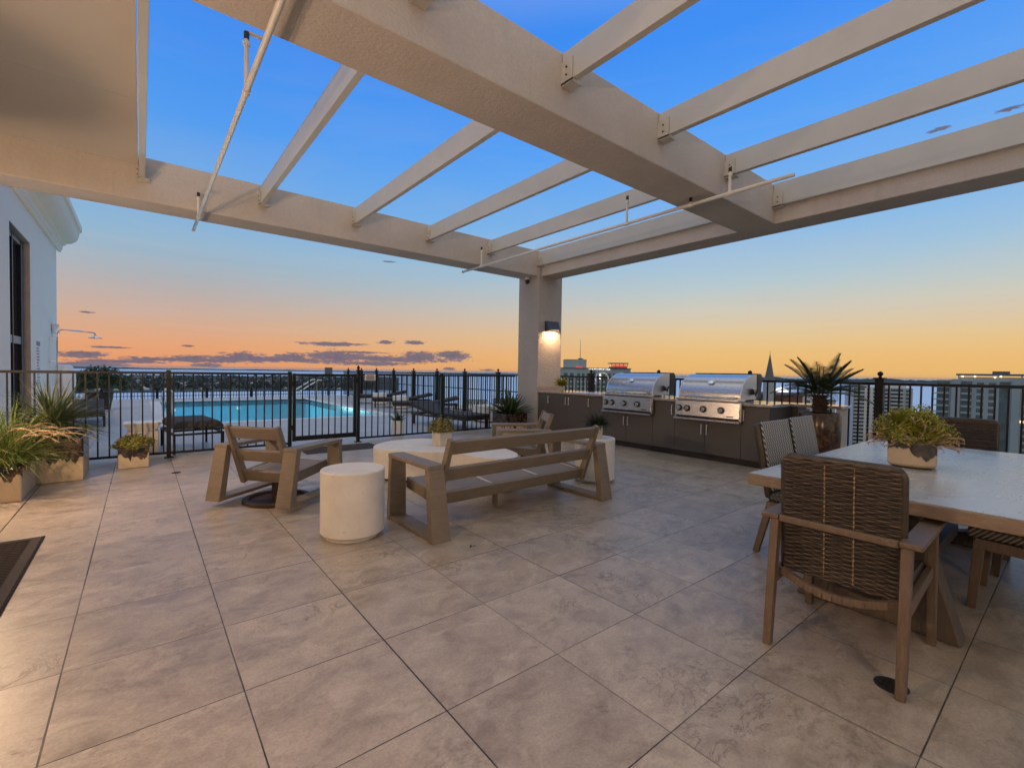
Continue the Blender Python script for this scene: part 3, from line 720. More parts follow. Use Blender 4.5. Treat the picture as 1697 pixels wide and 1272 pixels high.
def grill(y0, y1, label):
    t = thing('built_in_grill', label, 'gas grill', (0, y0, 0), 0, 'gas grills in the outdoor kitchen')
    L = y1 - y0
    pf = [(6.88, .70), (6.915, .665), (7.55, .665), (7.55, .95), (6.93, .95), (6.905, .938)]
    MB().extr([(x, z) for x, z in pf], 'y', .012, L - .012).build('control_panel', M['steel'], t, bevel=.004)
    b = MB(); b.box(6.845, 6.93, -.004, L + .004, .636, .664); b.box(6.9, 6.955, -.012, .0115, .664, .945); b.box(6.9, 6.955, L - .0115, L + .012, .664, .945)
    b.build('trim_frame', M['steel'], t, bevel=.003)
    MB().box(6.878, 6.899, .03, L - .03, .676, .688).build('drip_tray_slot', M['darkmetal'], t)
    MB().box(6.86, 6.95, .02, L - .02, .951, .978).build('front_ledge', M['steel'], t, bevel=.004)
    # hood: curved roll
    P = []
    n = 14
    for i in range(n + 1):
        a = i / n * PI / 2
        P.append((6.955 + .44 * (1 - math.cos(a)), 1.02 + .345 * math.sin(a)))
    outer = [(6.955, .985)] + P + [(7.56, 1.37), (7.56, .985)]
    MB().extr(outer, 'y', .045, L - .045).build('hood', M['steel'], t, smooth='auto')
    e = [(6.953, .983)] + [(6.953 + .445 * (1 - math.cos(i / n * PI / 2)), 1.02 + .348 * math.sin(i / n * PI / 2)) for i in range(n + 1)] + [(7.46, 1.372), (7.46, .983)]
    for a, c in ((.02, .0445), (L - .0445, L - .02)): MB().extr(e, 'y', a, c).build('hood_end', M['steel_side'], t, bevel=.003)
    MB().extr([(7.4605, .99), (7.4605, 1.385), (7.60, 1.385), (7.655, 1.33), (7.60, .99)], 'y', .015, L - .015).build('hood_back', M['darkmetal'], t, bevel=.01)
    b = MB(); b.tube([(6.885, .10, 1.015), (6.885, L - .10, 1.015)], .017, 12)
    for y in (.14, L - .14): b.tube([(6.885, y, 1.015), (6.96, y, 1.02)], .013, 8)
    b.build('hood_handle', M['chrome'], t, True)
    b = MB(); b.lathe([(.055, 0), (.055, .006), (.045, .010), (.001, .012)], 20)
    vs = [(p[0], p[1] * .62, p[2]) for p in b.v]; b2 = MB()
    mtx = Matrix.Translation((7.03, L * .5, 1.235)) @ Matrix.Rotation(R(-52), 4, 'Y') @ Matrix.Rotation(R(90), 4, 'Z')
    b2.xf = mtx; b2.add(vs, b.f); b2.build('thermometer_badge', M['chrome'], t)
    for fr in (.93, .80, .54, .27):
        b = MB(); y = L * fr
        b.tube([(6.885, y, .815), (6.872, y, .815)], .052, 20)
        k = b.build('knob_bezel', M['darkmetal'], t)
        b = MB(); b.tube([(6.8715, y, .815), (6.835, y, .815)], .040, 18, r_end=.034); b.box(6.822, 6.8345, y - .009, y + .009, .782, .848); b.build('knob', M['chrome'], k)
    MB().box(6.8795, 6.8845, L * .09, L * .19, .722, .735).build('name_plate', M['darkmetal'], t)
    b = MB(); b.box(7.25, 7.33, -.02, .0195, 1.06, 1.15); b.tube([(7.28, -.05, 1.05), (7.33, -.05, 1.14)], .012, 8); b.build('rotisserie_bracket', M['darkmetal'], t)
    MB().bar((7.255, -.035, 1.16), (7.34, -.035, 1.04), .012, .05).build('rotisserie_plate', M['steel_side'], t)
grill(*G1, 'stainless built-in gas grill nearer the column, between faucet and second grill')
grill(*G2, 'stainless built-in gas grill nearer the dining table')

t = thing('faucet', 'tall chrome gooseneck faucet on the kitchen counter beside the column', 'faucet', (7.55, 6.22, .943))
b = MB(); pts = [(0, 0, 0), (0, 0, .30)] + [(-.07 + .07 * math.cos(a), .11 - .11 * math.cos(a), .30 + .12 * math.sin(a)) for a in [i * PI / 8 for i in range(1, 9)]]
b.tube(pts, .015, 10); b.lathe([(.03, 0), (.03, .02), (.02, .05)], 14); b.build('spout', M['chrome'], t, True)
e = pts[-1]; MB().tube([e, (e[0], e[1], e[2] - .12)], .017, 10, r_end=.024).build('spray_head', M['chrome'], t, True)
b = MB(); b.tube([(0, -.01, .09), (0, -.055, .10), (0, -.075, .17)], .012, 8); b.ball((0, -.03, .085), .028); b.build('lever', M['chrome'], t, True)

# camera dome
t = thing('security_camera', 'small white dome camera under the beam beside the column', 'camera', (6.86, 8.05, 3.512))
MB().lathe([(.05, -.002), (.05, -.05), (.045, -.06), (.02, -.06)], 16).build('mount', M['white'], t, True)
MB().lathe([(.046, -.061), (.05, -.10), (.038, -.14), (.015, -.156), (.001, -.158)], 16).build('dome', M['darkmetal'], t, True)
# ------------------------------------------------------------------ lounge furniture
def lounge(t, W, swivel=False):
    z0 = .055 if swivel else .0; HT = .595
    def yb(z): return .262 - .37 * (z - .27)
    for s in (-1, 1):
        xa, xb = sorted((s * (W / 2 - .165), s * W / 2))
        b = MB()
        b.hexa([(xa, 0, z0), (xb, 0, z0), (xb, .075, z0), (xa, .075, z0), (xa + .012, .10, HT - .036), (xb - .012, .10, HT - .036), (xb - .012, .165, HT - .036), (xa + .012, .165, HT - .036)])
        b.hexa([(xa, .775, z0), (xb, .775, z0), (xb, .835, z0), (xa, .835, z0), (xa + .012, .765, HT - .036), (xb - .012, .765, HT - .036), (xb - .012, .825, HT - .036), (xa + .012, .825, HT - .036)])
        b.box(xa + .006, xb - .006, .076, .774, z0 + .001, z0 + .034)
        b.build('side_frame', M['taupe'], t, bevel=.004)
        MB().hexa([(xa + .008, .098, HT - .0355), (xb - .008, .098, HT - .0355), (xb - .008, .828, HT - .0355), (xa + .008, .828, HT - .0355), (xa + .008, .102, HT), (xb - .008, .102, HT), (xb - .008, .828, HT), (xa + .008, .828, HT)]).build('armrest', M['taupe'], t, bevel=.004)
        xi = s * (W / 2 - .165 - .032)
        b = MB(); b.bar((xi, yb(.20), .20), (xi, yb(.795), .795), .05, .075, .042, .055, up=(0, 1, .5)); b.build('back_post', M['taupe'], t, bevel=.004)
        b = MB(); b.bar((xi, yb(.25) - .01, .262), (xi, .80, .315), .04, .10); b.build('seat_rail', M['taupe'], t, bevel=.004)
    xs = W / 2 - .165 - .058
    for z in (.27, .488, .722):
        b = MB(); h = .058
        y0, y1 = yb(z - h), yb(z + h)
        b.hexa([(-xs, y0 - .016, z - h), (xs, y0 - .016, z - h), (xs, y0 + .014, z - h + .016), (-xs, y0 + .014, z - h + .016), (-xs, y1 - .016, z + h - .008), (xs, y1 - .016, z + h - .008), (xs, y1 + .014, z + h + .008), (-xs, y1 + .014, z + h + .008)])
        b.build('back_slat', M['taupe'], t, bevel=.003)
    MB().box(-xs, xs, .80, .835, .255, .345).build('front_rail', M['taupe'], t, bevel=.004)
    n = max(1, round(2 * xs / .62)); w = 2 * xs / n
    for i in range(n):
        a = -xs + w * i + .006; c = a + w - .012
        o = MB().hexa([(a, .285, .293), (c, .285, .293), (c, .798, .333), (a, .798, .333), (a, .285, .303), (c, .285, .303), (c, .798, .343), (a, .798, .343)]).build('seat', M['sling'], t)
        e = MB(); e.tube([(a, .287, .305), (a, .797, .345)], .006, 6); e.tube([(c, .287, .305), (c, .797, .345)], .006, 6); e.build('piping', M['slingedge'], o)
    if swivel:
        b = MB(); b.lathe([(.30, 0), (.315, .008), (.315, .03), (.30, .036), (.262, .036), (.255, .012), (.0, .012)], 40, (0, .40, .001)); b.build('swivel_base', M['brownframe'], t, smooth='auto')
        MB().tube([(0, .40, .0135), (0, .40, .27)], .05, 12).build('swivel_post', M['brownframe'], t)
    else:
        for x in (-.08,):
            MB().box(x - .02, x + .02, .52, .56, .0, .29).build('middle_leg', M['taupe'], t)
t = thing('patio_sofa', 'long taupe three seat patio sofa without cushions, back to the viewer', 'sofa', (2.855, 3.15, 0), R(1.0), 'taupe lounge seats'); lounge(t, 2.20)
t = thing('swivel_armchair', 'taupe swivel armchair on round base beside the front white drum', 'armchair', (.77, 4.94, 0), -math.atan2(.79, .61), 'taupe lounge seats'); lounge(t, .96, True)
t = thing('swivel_armchair', 'taupe armchair beyond the sofa, turned sideways near the kitchen cabinets', 'armchair', (4.52, 4.70, 0), math.atan2(.855, .518), 'taupe lounge seats'); lounge(t, .90, True)

def drum(loc, label, r=.25, h=.545):
    t = thing('drum_table', label, 'side table', loc, 0, 'white drum side tables')
    pr = [(r - .05, .030), (r - .012, .032), (r, .045), (r, h - .008), (r - .008, h)]
    MB().lathe(pr, 56).build('drum', M['concrete'], t, smooth='auto')
    MB().lathe([(r - .045, 0), (r - .045, .0295)], 48).build('plinth', M['concrete'], t, smooth='auto')
drum((1.35, 3.74, 0), 'white cast stone drum table standing alone beside the sofa arm')
drum((4.46, 3.87, 0), 'white cast stone drum table behind the far sofa arm with a potted plant on it')

kid = [(2.25, 5.38), (2.42, 5.13), (2.62, 4.93), (2.82, 4.78), (2.93, 4.60), (2.96, 4.38), (3.02, 4.15), (3.16, 4.02), (3.36, 4.05), (3.52, 4.25), (3.60, 4.6), (3.60, 5.05), (3.5, 5.5), (3.28, 5.83), (2.98, 6.0), (2.66, 5.97), (2.40, 5.80), (2.26, 5.6)]
def smoothpoly(P, it=2):
    for _ in range(it):
        Q = []
        for i, p in enumerate(P):
            q = P[(i + 1) % len(P)]; Q += [(p[0] * .75 + q[0] * .25, p[1] * .75 + q[1] * .25), (p[0] * .25 + q[0] * .75, p[1] * .25 + q[1] * .75)]
        P = Q
    return P
t = thing('coffee_table', 'low white kidney shaped stone coffee table between the lounge seats', 'coffee table', (2.95, 5.0, 0))
K = [(x - 2.95, y - 5.0) for x, y in smoothpoly(kid)]
MB().prism(K, .03, .385).build('table_body', M['concrete'], t, bevel=.008)
MB().prism([(x * .93, y * .94) for x, y in K], 0, .0295).build('plinth', M['toekick'], t)

# ------------------------------------------------------------------ dining set
t = thing('dining_table', 'long grey topped dining table with thick wood edge on trestle legs', 'dining table', (2.92, .675, 0))
TW = 1.25; TL = 2.64
b = MB(); b.box(0, TL, -TW / 2, TW / 2, .682, .748); b.build('table_slab', M['tableedge'], t, bevel=.006)
MB().box(.010, TL - .010, -TW / 2 + .010, TW / 2 - .010, .7485, .752).build('table_surface', M['tabletop'], t)
for x in (.27, 2.25):
    # slanted side legs and a curved foot with an oval opening
    for s in (-1, 1):
        b = MB(); b.xf = Matrix.Translation((0, .055, 0))
        b.hexa([(x, s * .375, .0), (x + .15, s * .375, .0), (x + .15, s * .22, .0), (x, s * .22, .0), (x + .02, s * .175, .681), (x + .13, s * .175, .681), (x + .13, s * .10, .681), (x + .02, s * .10, .681)] if s > 0 else
               [(x, -.375, .0), (x + .15, -.375, .0), (x + .15, -.22, .0), (x, -.22, .0), (x + .02, -.175, .681), (x + .13, -.175, .681), (x + .13, -.10, .681), (x + .02, -.10, .681)])
        if s > 0: b.f = [tuple(reversed(f)) for f in b.f]
        b.build('trestle_leg', M['trestle'], t, bevel=.012)
    P = [(-.30, .001), (.30, .001), (.30, .17)] + [(.26 * math.cos(a), .22 - .12 * math.sin(a)) for a in [i * PI / 10 for i in range(0, 11)]] + [(-.30, .17)]
    o = MB().extr([(py + .055, pz) for py, pz in P], 'x', x + .012, x + .138).build('trestle_foot', M['trestle'], t, bevel=.01)
MB().box(.40, 2.26, -.05, .05, .09, .17).build('stretcher', M['trestle'], t, bevel=.006)
MB().box(.10, TL - .1, -.10, .10, .64, .6815).build('top_rail', M['trestle'], t)

def weave(w, h, rows, cols, side):
    # woven strands: horizontal ribbons passing over and under upright canes, local x across, z up, y depth
    b = MB(); per = 8; seg = cols * per; mi = []
    for r in range(rows):
        z = h * (r + .5) / rows; zz = h / rows * .56
        rr = random.Random(r * 31 + (5 if side > 0 else 0))
        ph = (r % 2) * PI + rr.uniform(-.25, .25)
        jz = rr.uniform(-.0014, .0014)
        vs = []; fs = []
        for i in range(seg + 1):
            x = -w / 2 + w * i / seg
            sn = math.sin(2 * PI * i / per / 2 + ph)
            d = side * (.0050 + .0055 * sn)
            vs += [(x, d - side * .002, z - zz + jz), (x, d + side * .0022, z - zz * .35 + jz), (x, d + side * .0022, z + zz * .35 + jz), (x, d - side * .002, z + zz + jz)]
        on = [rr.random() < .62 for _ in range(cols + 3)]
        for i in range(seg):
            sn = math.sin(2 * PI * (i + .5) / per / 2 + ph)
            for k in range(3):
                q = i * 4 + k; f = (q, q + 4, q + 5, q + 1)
                fs.append(f if side < 0 else tuple(reversed(f))); mi.append(1 if sn > .45 and on[int((i + .5) / per + ph / PI)] and k == 1 else 0)  # some crests of the over strands take the painted caught-light colour
        b.add(vs, fs)
    return b, mi
ARM = {}
def armchair(label, loc, rz):
    if ARM:
        c = copy_tree(ARM['o']); c.location = loc; c.rotation_euler = (0, 0, rz); c['label'] = label; return c
    t = thing('dining_armchair', label, 'dining chair', loc, rz, 'dining chairs at the long table'); ARM['o'] = t
    wd = M['wood']
    for s in (-1, 1):
        MB().bar((s * .262, .0, .0), (s * .258, .055, .632), .036, .044, .040, .050, up=(0, 1, 0)).build('rear_leg', wd, t, bevel=.005)
        MB().bar((s * .272, .645, .0), (s * .268, .60, .632), .036, .044, .040, .062, up=(0, 1, 0)).build('front_leg', wd, t, bevel=.005)
        x0, x1 = sorted((s * .235, s * .315))
        MB().hexa([(x0, .012, .6325), (x1, .012, .6325), (x1 + .004 * s, .655, .6325), (x0, .655, .6325), (x0, .010, .658), (x1, .010, .658), (x1 + .004 * s, .658, .658), (x0, .658, .658)]).build('armrest', wd, t, bevel=.006)
        MB().bar((s * .255, .045, .335), (s * .262, .61, .385), .028, .058).build('side_rail', wd, t, bevel=.004)
    MB().bar((-.234, .030, .640), (.234, .030, .640), .028, .034).build('back_bar', wd, t, bevel=.006)
    pts = [(-.235 + .47 * i / 12, .085 - .045 * math.sin(PI * i / 12), .362 - .042 * math.sin(PI * i / 12)) for i in range(13)]
    b = MB()
    for p, q in zip(pts, pts[1:]): b.bar(p, q, .03, .034)
    b.build('rear_rail', wd, t, bevel=.002)
    MB().bar((-.245, .605, .375), (.245, .605, .375), .03, .055).build('front_rail', wd, t, bevel=.004)
    MB().box(-.243, .243, .12, .60, .385, .43).build('seat', M['meshdark'], t, bevel=.015)
    # back panel leaning
    core = MB(); core.xf = Matrix.Translation((0, .118, .365)) @ Matrix.Rotation(R(4.0), 4, 'X')
    core.box(-.228, .228, -.010, .010, .006, .578)
    cb = core.build('backrest', M['rattandark'], t, bevel=.008)
    for side in (-1, 1):
        b = MB(); b.xf = core.xf @ Matrix.Translation((0, side * .012, 0))
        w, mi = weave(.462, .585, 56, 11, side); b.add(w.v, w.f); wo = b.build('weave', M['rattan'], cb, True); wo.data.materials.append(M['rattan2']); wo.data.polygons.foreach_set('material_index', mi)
    b = MB(); b.xf = core.xf
    arc = lambda cx, cz, a0, a1: [(cx + .04 * math.cos(a0 + (a1 - a0) * i / 6), 0, cz + .04 * math.sin(a0 + (a1 - a0) * i / 6)) for i in range(7)]
    ew = [(-.232, 0, .0), (-.234, 0, .2), (-.234, 0, .4)] + arc(-.194, .545, PI, PI / 2) + [(0, 0, .586)] + arc(.194, .545, PI / 2, 0) + [(.234, 0, .4), (.234, 0, .2), (.232, 0, 0)]
    b.tube(ew, .018, 10)
    k = b.build('edge_wrap', M['rattan'], cb, True)
    b = MB(); b.xf = core.xf
    rr = random.Random(5)
    for x in (-.055, .062):
        b = MB(); b.xf = core.xf; vs = []; n = 96
        for i in range(n + 1):
            q = .0032 if (i // 2) % 2 == 0 and rr.random() < .85 else .0006
            for xx, yy in ((x - q, -.0165), (x - q, -.0225), (x + q, -.0225), (x + q, -.0165)): vs.append((xx + rr.uniform(-.0006, .0006), yy, .02 + .55 * i / n))
        b.add(vs, [(i * 4 + k, i * 4 + (k + 1) % 4, i * 4 + 4 + (k + 1) % 4, i * 4 + 4 + k) for i in range(n) for k in range(4)])
        b.build('stitch_line', M['stitch'], cb)
    return t
armchair('brown wicker dining armchair at the near table end, its woven back to the viewer', (2.475, .715, 0), -PI / 2 + R(1.5))
armchair('brown wicker dining armchair at the far table end before the railing', (6.45, .76, 0), PI / 2)
SIDE = {}
def sidechair(label, loc, rz):
    if SIDE:
        c = copy_tree(SIDE['o']); c.location = loc; c.rotation_euler = (0, 0, rz); c['label'] = label; return c
    t = thing('dining_side_chair', label, 'dining chair', loc, rz, 'dining chairs at the long table'); SIDE['o'] = t
    wd = M['wood']
    for s in (-1, 1):
        MB().bar((s * .235, -.02, .0), (s * .225, .075, .40), .032, .042, .036, .05, up=(0, 1, 0)).build('rear_leg', wd, t, bevel=.004)
        MB().bar((s * .235, .555, .0), (s * .23, .53, .40), .032, .042, .036, .05, up=(0, 1, 0)).build('front_leg', wd, t, bevel=.004)
        MB().bar((s * .232, .05, .372), (s * .236, .55, .388), .028, .06).build('side_rail', wd, t, bevel=.004)
    MB().bar((-.216, .545, .384), (.216, .545, .384), .03, .06).build('front_rail', wd, t, bevel=.004)
    MB().bar((-.216, .06, .372), (.216, .06, .372), .03, .06).build('rear_rail', wd, t, bevel=.004)
    MB().hexa([(-.262, .06, .410), (.262, .06, .410), (.268, .585, .420), (-.268, .585, .420), (-.255, .07, .475), (.255, .07, .475), (.262, .58, .492), (-.262, .58, .492)]).build('seat', M['meshdark'], t, bevel=.022, seg=3)
    X = Matrix.Translation((0, .075, .43)) @ Matrix.Rotation(R(11), 4, 'X')
    b = MB(); b.xf = X
    b.box(-.262, .262, -.035, .020, .0, .565); bk = b.build('backrest', M['rattan'], t, bevel=.022, seg=3)
    b = MB(); b.xf = X; b.box(-.250, .250, .0202, .034, .05, .572); b.build('mesh_pad', M['mesh'], bk, bevel=.008)
    return t
sidechair('dining side chair with pale mesh back nearest the kitchen counter corner', (3.93, 1.545, 0), PI)
sidechair('dining side chair with pale mesh back, second along the table toward the palm', (4.56, 1.575, 0), PI)
sidechair('dining side chair with woven seat on the near long side of the table', (4.07, -.16, 0), 0)
sidechair('dining side chair mostly hidden under the far right part of the table', (4.80, -.20, 0), R(-2))

# ------------------------------------------------------------------ planters and plants
def pot_box(t, w, d, h, mat, taper=0, name='pot', wall=.035, soil=.05, rnd=.015, z0=0):
    a, c = w / 2, d / 2; k = 1 - taper
    o = [(-a * k, -c * k, z0), (a * k, -c * k, z0), (a * k, c * k, z0), (-a * k, c * k, z0)]
    tp = [(-a, -c, z0 + h), (a, -c, z0 + h), (a, c, z0 + h), (-a, c, z0 + h)]
    ai, ci = a - wall, c - wall
    it = [(-ai, -ci, z0 + h), (ai, -ci, z0 + h), (ai, ci, z0 + h), (-ai, ci, z0 + h)]
    ib = [(x, y, z0 + h - soil - .02) for x, y, z in it]
    b = MB(); F = [(3, 2, 1, 0)]
    for i in range(4):
        j = (i + 1) % 4
        F += [(i, j, 4 + j, 4 + i), (4 + i, 4 + j, 8 + j, 8 + i), (8 + i, 8 + j, 12 + j, 12 + i)]
    F.append((12, 13, 14, 15)); b.add(o + tp + it + ib, F)
    p = b.build(name, mat, t, bevel=rnd, seg=3)
    ai -= .002; ci -= .002
    MB().add([(-ai, -ci, z0 + h - soil), (ai, -ci, z0 + h - soil), (ai, ci, z0 + h - soil), (-ai, ci, z0 + h - soil)], [(0, 1, 2, 3)]).build('soil', M['soil'], t)
    return p
def dirv(az, el): return (math.cos(az) * math.cos(el), math.sin(az) * math.cos(el), math.sin(el))
U = random.uniform

t = thing('grass_planter', 'pale stone planter of fountain grass with fluffy seed plumes nearest the viewer', 'planter', (-1.17, 6.93, 0), 0, 'planters along the pool fence')
pot_box(t, .50, .78, .34, M['glaze_a'])
b = MB()
for i in range(900):
    az = U(0, 2 * PI); el = U(.45, 1.45); L = U(.45, .85)
    b.blade((U(-.18, .18), U(-.30, .30), .30), dirv(az, el), L, U(.006, .011), U(.7, 2.1), 6, .2)
b.build('grass_tuft', M['grass'], t)
b = MB()
for i in range(20):
    az = U(-1.0, 1.6) if i < 15 else U(0, 6.28); p = Vector((U(-.12, .2), U(-.3, .25), .34)); d = Vector(dirv(az, U(1.0, 1.35))); pts = [p]
    for k in range(9):
        p = p + d * U(.075, .095); d = (d + Vector((math.cos(az) * .10, math.sin(az) * .10, -.12 - .03 * k))).normalized(); pts.append(p.copy())
    b.tube(pts[:6], .0022, 4)
    q = pts[5:]
    for k in range(70):
        f = U(0, len(q) - 1.01); i0 = int(f); c = q[i0].lerp(q[i0 + 1], f - i0); dd = (q[i0 + 1] - q[i0]).normalized()
        sd = Vector((U(-1, 1), U(-1, 1), U(-1, 1))).normalized(); b.blade(c, dd * .8 + sd * .7, .032, .0035, .2, 2, 0)
    b.tube(q, .007, 5, r_end=.002)
b.build('seed_plumes', M['plume'], t)

t = thing('yucca_planter', 'pale stone planter with spiky yucca behind the fountain grass', 'planter', (-.93, 7.72, 0), 0, 'planters along the pool fence')
pot_box(t, .80, .74, .50, M['glaze_a'])
b = MB()
for i in range(330):
    az = U(0, 2 * PI); el = math.asin(U(-.28, .98)); L = U(.42, .68)
    b.blade((.10 + U(-.05, .05), U(-.05, .05), .62 + U(-.06, .08)), dirv(az, el), L, U(.017, .027), U(.05, .30) if el > .2 else U(.3, .9), 4, .25)
b.build('spiky_leaves', M['yucca'], t)
MB().lathe([(.07, .44), (.06, .56), (.05, .66)], 10, (.10, 0, 0)).build('stem', M['sagotrunk'], t)

def mound(t, c, r, n, size, mat, name, stems=0, asp=.5, up=0.0):
    b = MB()
    for i in range(n):
        az = U(0, 2 * PI); z = U(-.15, 1); rr = math.sqrt(max(0, 1 - z * z)); k = U(.55, 1.0) ** .6 * (1 + .16 * math.sin(az * 3 + z * 4) + .12 * math.sin(az * 7))
        p = (c[0] + r[0] * rr * math.cos(az) * k, c[1] + r[1] * rr * math.sin(az) * k, c[2] + r[2] * z * k)
        nn = Vector((rr * math.cos(az), rr * math.sin(az), z + up)) + Vector((U(-.8, .8), U(-.8, .8), U(-.8, .8)))
        b.leaf(p, size * U(.6, 1.25), nn, asp)
    return b.build(name, mat, t)
def sprigs(b, c, r, n, L, w, elmin=-.2, seg=3, droop=.6):
    for i in range(n):
        az = U(0, 2 * PI); el = U(elmin, 1.2)
        d = Vector(dirv(az, el)); p = Vector(c) + Vector((d.x * r[0], d.y * r[1], max(0, d.z) * r[2])) * U(.5, .9)
        b.blade(p, d, L * U(.5, 1.2), w, droop * U(.2, 1.4), seg, .2)
t = thing('sedum_planter', 'small square stone planter of yellow green sedum by the pool fence', 'planter', (-.085, 8.02, 0), R(3), 'planters along the pool fence')
pot_box(t, .32, .32, .31, M['glaze_s'])
mound(t, (0, 0, .28), (.215, .215, .14), 1700, .019, M['sedum'], 'sedum')

t = thing('agave_planter', 'square stone planter with dark drip glaze and green agave at the column foot', 'planter', (6.36, 7.98, 0), 0, 'planters along the pool fence')
pot_box(t, .60, .50, .45, M['glaze_s'])
b = MB()
for i in range(110):
    az = U(0, 2 * PI); el = math.asin(U(.10, .99)); L = U(.46, .66)
    b.blade((U(-.10, .10), U(-.08, .08), .41), dirv(az, el), L, U(.045, .065), U(-.15, .25), 5, .3)
b.build('agave_leaves', M['agave'], t)

t = thing('sago_palm_planter', 'tall glazed brown planter with a dark sago palm beside the counter end', 'planter', (7.20, 2.27, 0), 0)
b = MB(); b.lathe([(.17, .0), (.20, .05), (.235, .30), (.25, .62), (.245, .84), (.23, .865), (.205, .865), (.20, .80)], 32); b.build('pot', M['glaze_p'], t, smooth='auto')
MB().lathe([(.001, .805), (.203, .80)], 20).build('soil', M['soil'], t)
b = MB(); rr = random.Random(9)
prof = []; z = .79
while z < 1.10: prof += [(.072 + rr.uniform(-.006, .012), z), (.098 + rr.uniform(-.006, .01), z + .02)]; z += .033
b.lathe(prof, 14)
for i in range(130):
    az = U(0, 2 * PI); zz = U(.80, 1.12); b.blade((.08 * math.cos(az), .08 * math.sin(az), zz), dirv(az, U(.4, 1.0)), U(.04, .07), .022, -.3, 2, .2)
b.build('trunk', M['sagotrunk'], t)
b = MB()
NFR = 30
for i in range(NFR):
    az = i * 2.39996 + U(-.15, .15); el = .05 + 1.25 * (i / NFR) ** .9; L = U(.46, .60)
    p = Vector((.03 * math.cos(az), .03 * math.sin(az), 1.12)); d = Vector(dirv(az, el)); ns = 15
    dr = U(.6, 1.0) if el < .7 else U(.15, .5)
    for k in range(ns):
        q = p + d * (L / ns); b.tube([p, q], .005, 4, False)
        if k > 1:
            side = d.cross(Vector((0, 0, 1)))
            if side.length < .1: side = Vector((-math.sin(az), math.cos(az), 0))
            side.normalize(); nrm = side.cross(d)
            ll = .135 * math.sin(PI * min(1, (k + 1.5) / (ns + 1.5)) ** .75) + .03
            for s in (-1, 1):
                for h in (0, .5):
                    b.blade(p.lerp(q, h), side * s * .85 + d * .75 + nrm * .30, ll * U(.9, 1.1), .0150, .25, 2, .2)
        p = q; d = (d + Vector((0, 0, -dr / ns))).normalized()
b.build('fronds', M['sago'], t)

t = thing('table_planter', 'rounded stone pot of bushy yellow green plant on the dining table', 'planter', (4.10, .735, .752), R(8))
pt = [(-.165, -.05), (-.12, -.125), (.12, -.125), (.165, -.05), (.165, .05), (.12, .125), (-.12, .125), (-.165, .05)]
b = MB(); n = 8
lv = [(.90, .012), (1, .028), (1.0, .172), (.97, .18), (.86, .18), (.84, .14)]
for k, z in lv: b.v += [(x * k, y * k, z) for x, y in pt]
for i in range(len(lv) - 1): b.f += [(i * n + j, i * n + (j + 1) % n, (i + 1) * n + (j + 1) % n, (i + 1) * n + j) for j in range(n)]
b.f += [tuple(range(n - 1, -1, -1)), tuple((len(lv) - 1) * n + j for j in range(n))]
b.build('pot', M['glaze_t'], t, bevel=.012, seg=3)
MB().prism([(x * .8, y * .8) for x, y in pt], .0, .0118).build('plinth', M['toekick'], t)
mound(t, (0, 0, .20), (.20, .19, .19), 4200, .0135, M['tableplant'], 'foliage', asp=.35)
b = MB(); sprigs(b, (0, 0, .20), (.20, .185, .185), 900, .06, .011, .05, 3, .3); b.build('leafy_stems', M['tableplant'], t)
b = MB()
for i in range(75):
    az = U(0, 2 * PI); el = U(-.55, .9); d = Vector(dirv(az, el)); p = Vector((d.x * .175, d.y * .165, .17 + max(-.02, d.z) * .13)); pts = [p]
    for k in range(4):
        p = p + d * U(.018, .03); d = (d + Vector((U(-.5, .5), U(-.5, .5), U(-.5, .3)))).normalized(); pts.append(p.copy())
    b.tube(pts, .0042, 4, r_end=.002)
    for k in range(3): b.blade(pts[-1 - k % 2], Vector((U(-1, 1), U(-1, 1), U(-.6, 1))), .026, .008, .4, 2, .2)
b.build('pink_sprigs', M['tablesprig'], t)

t = thing('coffee_table_planter', 'square stone pot of green and rust plant on the white coffee table', 'planter', (3.06, 5.26, .385), R(5))
pot_box(t, .185, .185, .175, M['cream'], .03, wall=.015, soil=.02, rnd=.006)
mound(t, (0, 0, .20), (.165, .165, .15), 1500, .017, M['coffeeplant'], 'foliage', asp=.45)
b = MB(); sprigs(b, (0, 0, .19), (.15, .15, .14), 220, .075, .013, -.2); b.build('leafy_stems', M['coffeeplant'], t)

t = thing('drum_table_pot', 'textured cream pot with dark trailing succulent on the far drum table', 'planter', (4.46, 3.83, .545))
MB().lathe([(.05, 0), (.062, .02), (.068, .12), (.064, .155), (.052, .155), (.05, .13)], 20).build('pot', M['cream'], t, smooth='auto')
b = MB(); sprigs(b, (0, 0, .14), (.06, .06, .05), 240, .21, .016, .0, 4, 1.1); b.build('foliage', M['trailing'], t)

t = thing('counter_plant', 'small cream pot with spreading green leaves on the counter by the column', 'planter', (7.22, 7.25, .943))
MB().lathe([(.055, 0), (.07, .03), (.075, .10), (.065, .12), (.055, .12), (.05, .10)], 20).build('pot', M['cream'], t, smooth='auto')
b = MB(); sprigs(b, (0, 0, .12), (.06, .06, .05), 120, .19, .045, .1, 4, .9); b.build('foliage', M['tableplant'], t)

t = thing('white_pot_plant', 'pale round pot with dark agave just behind the pool fence', 'planter', (4.17, 8.98, 0))
MB().lathe([(.10, 0), (.125, .02), (.135, .15), (.125, .31), (.112, .31), (.105, .27)], 24).build('pot', M['white'], t, smooth='auto')
MB().lathe([(.001, .275), (.11, .272)], 16).build('soil', M['soil'], t)
b = MB()
for i in range(18): b.blade((0, 0, .27), dirv(U(0, 6.28), U(.25, 1.2)), U(.20, .30), .05, U(-.1, .5), 5, .3)
b.build('agave_leaves', M['agave'], t)

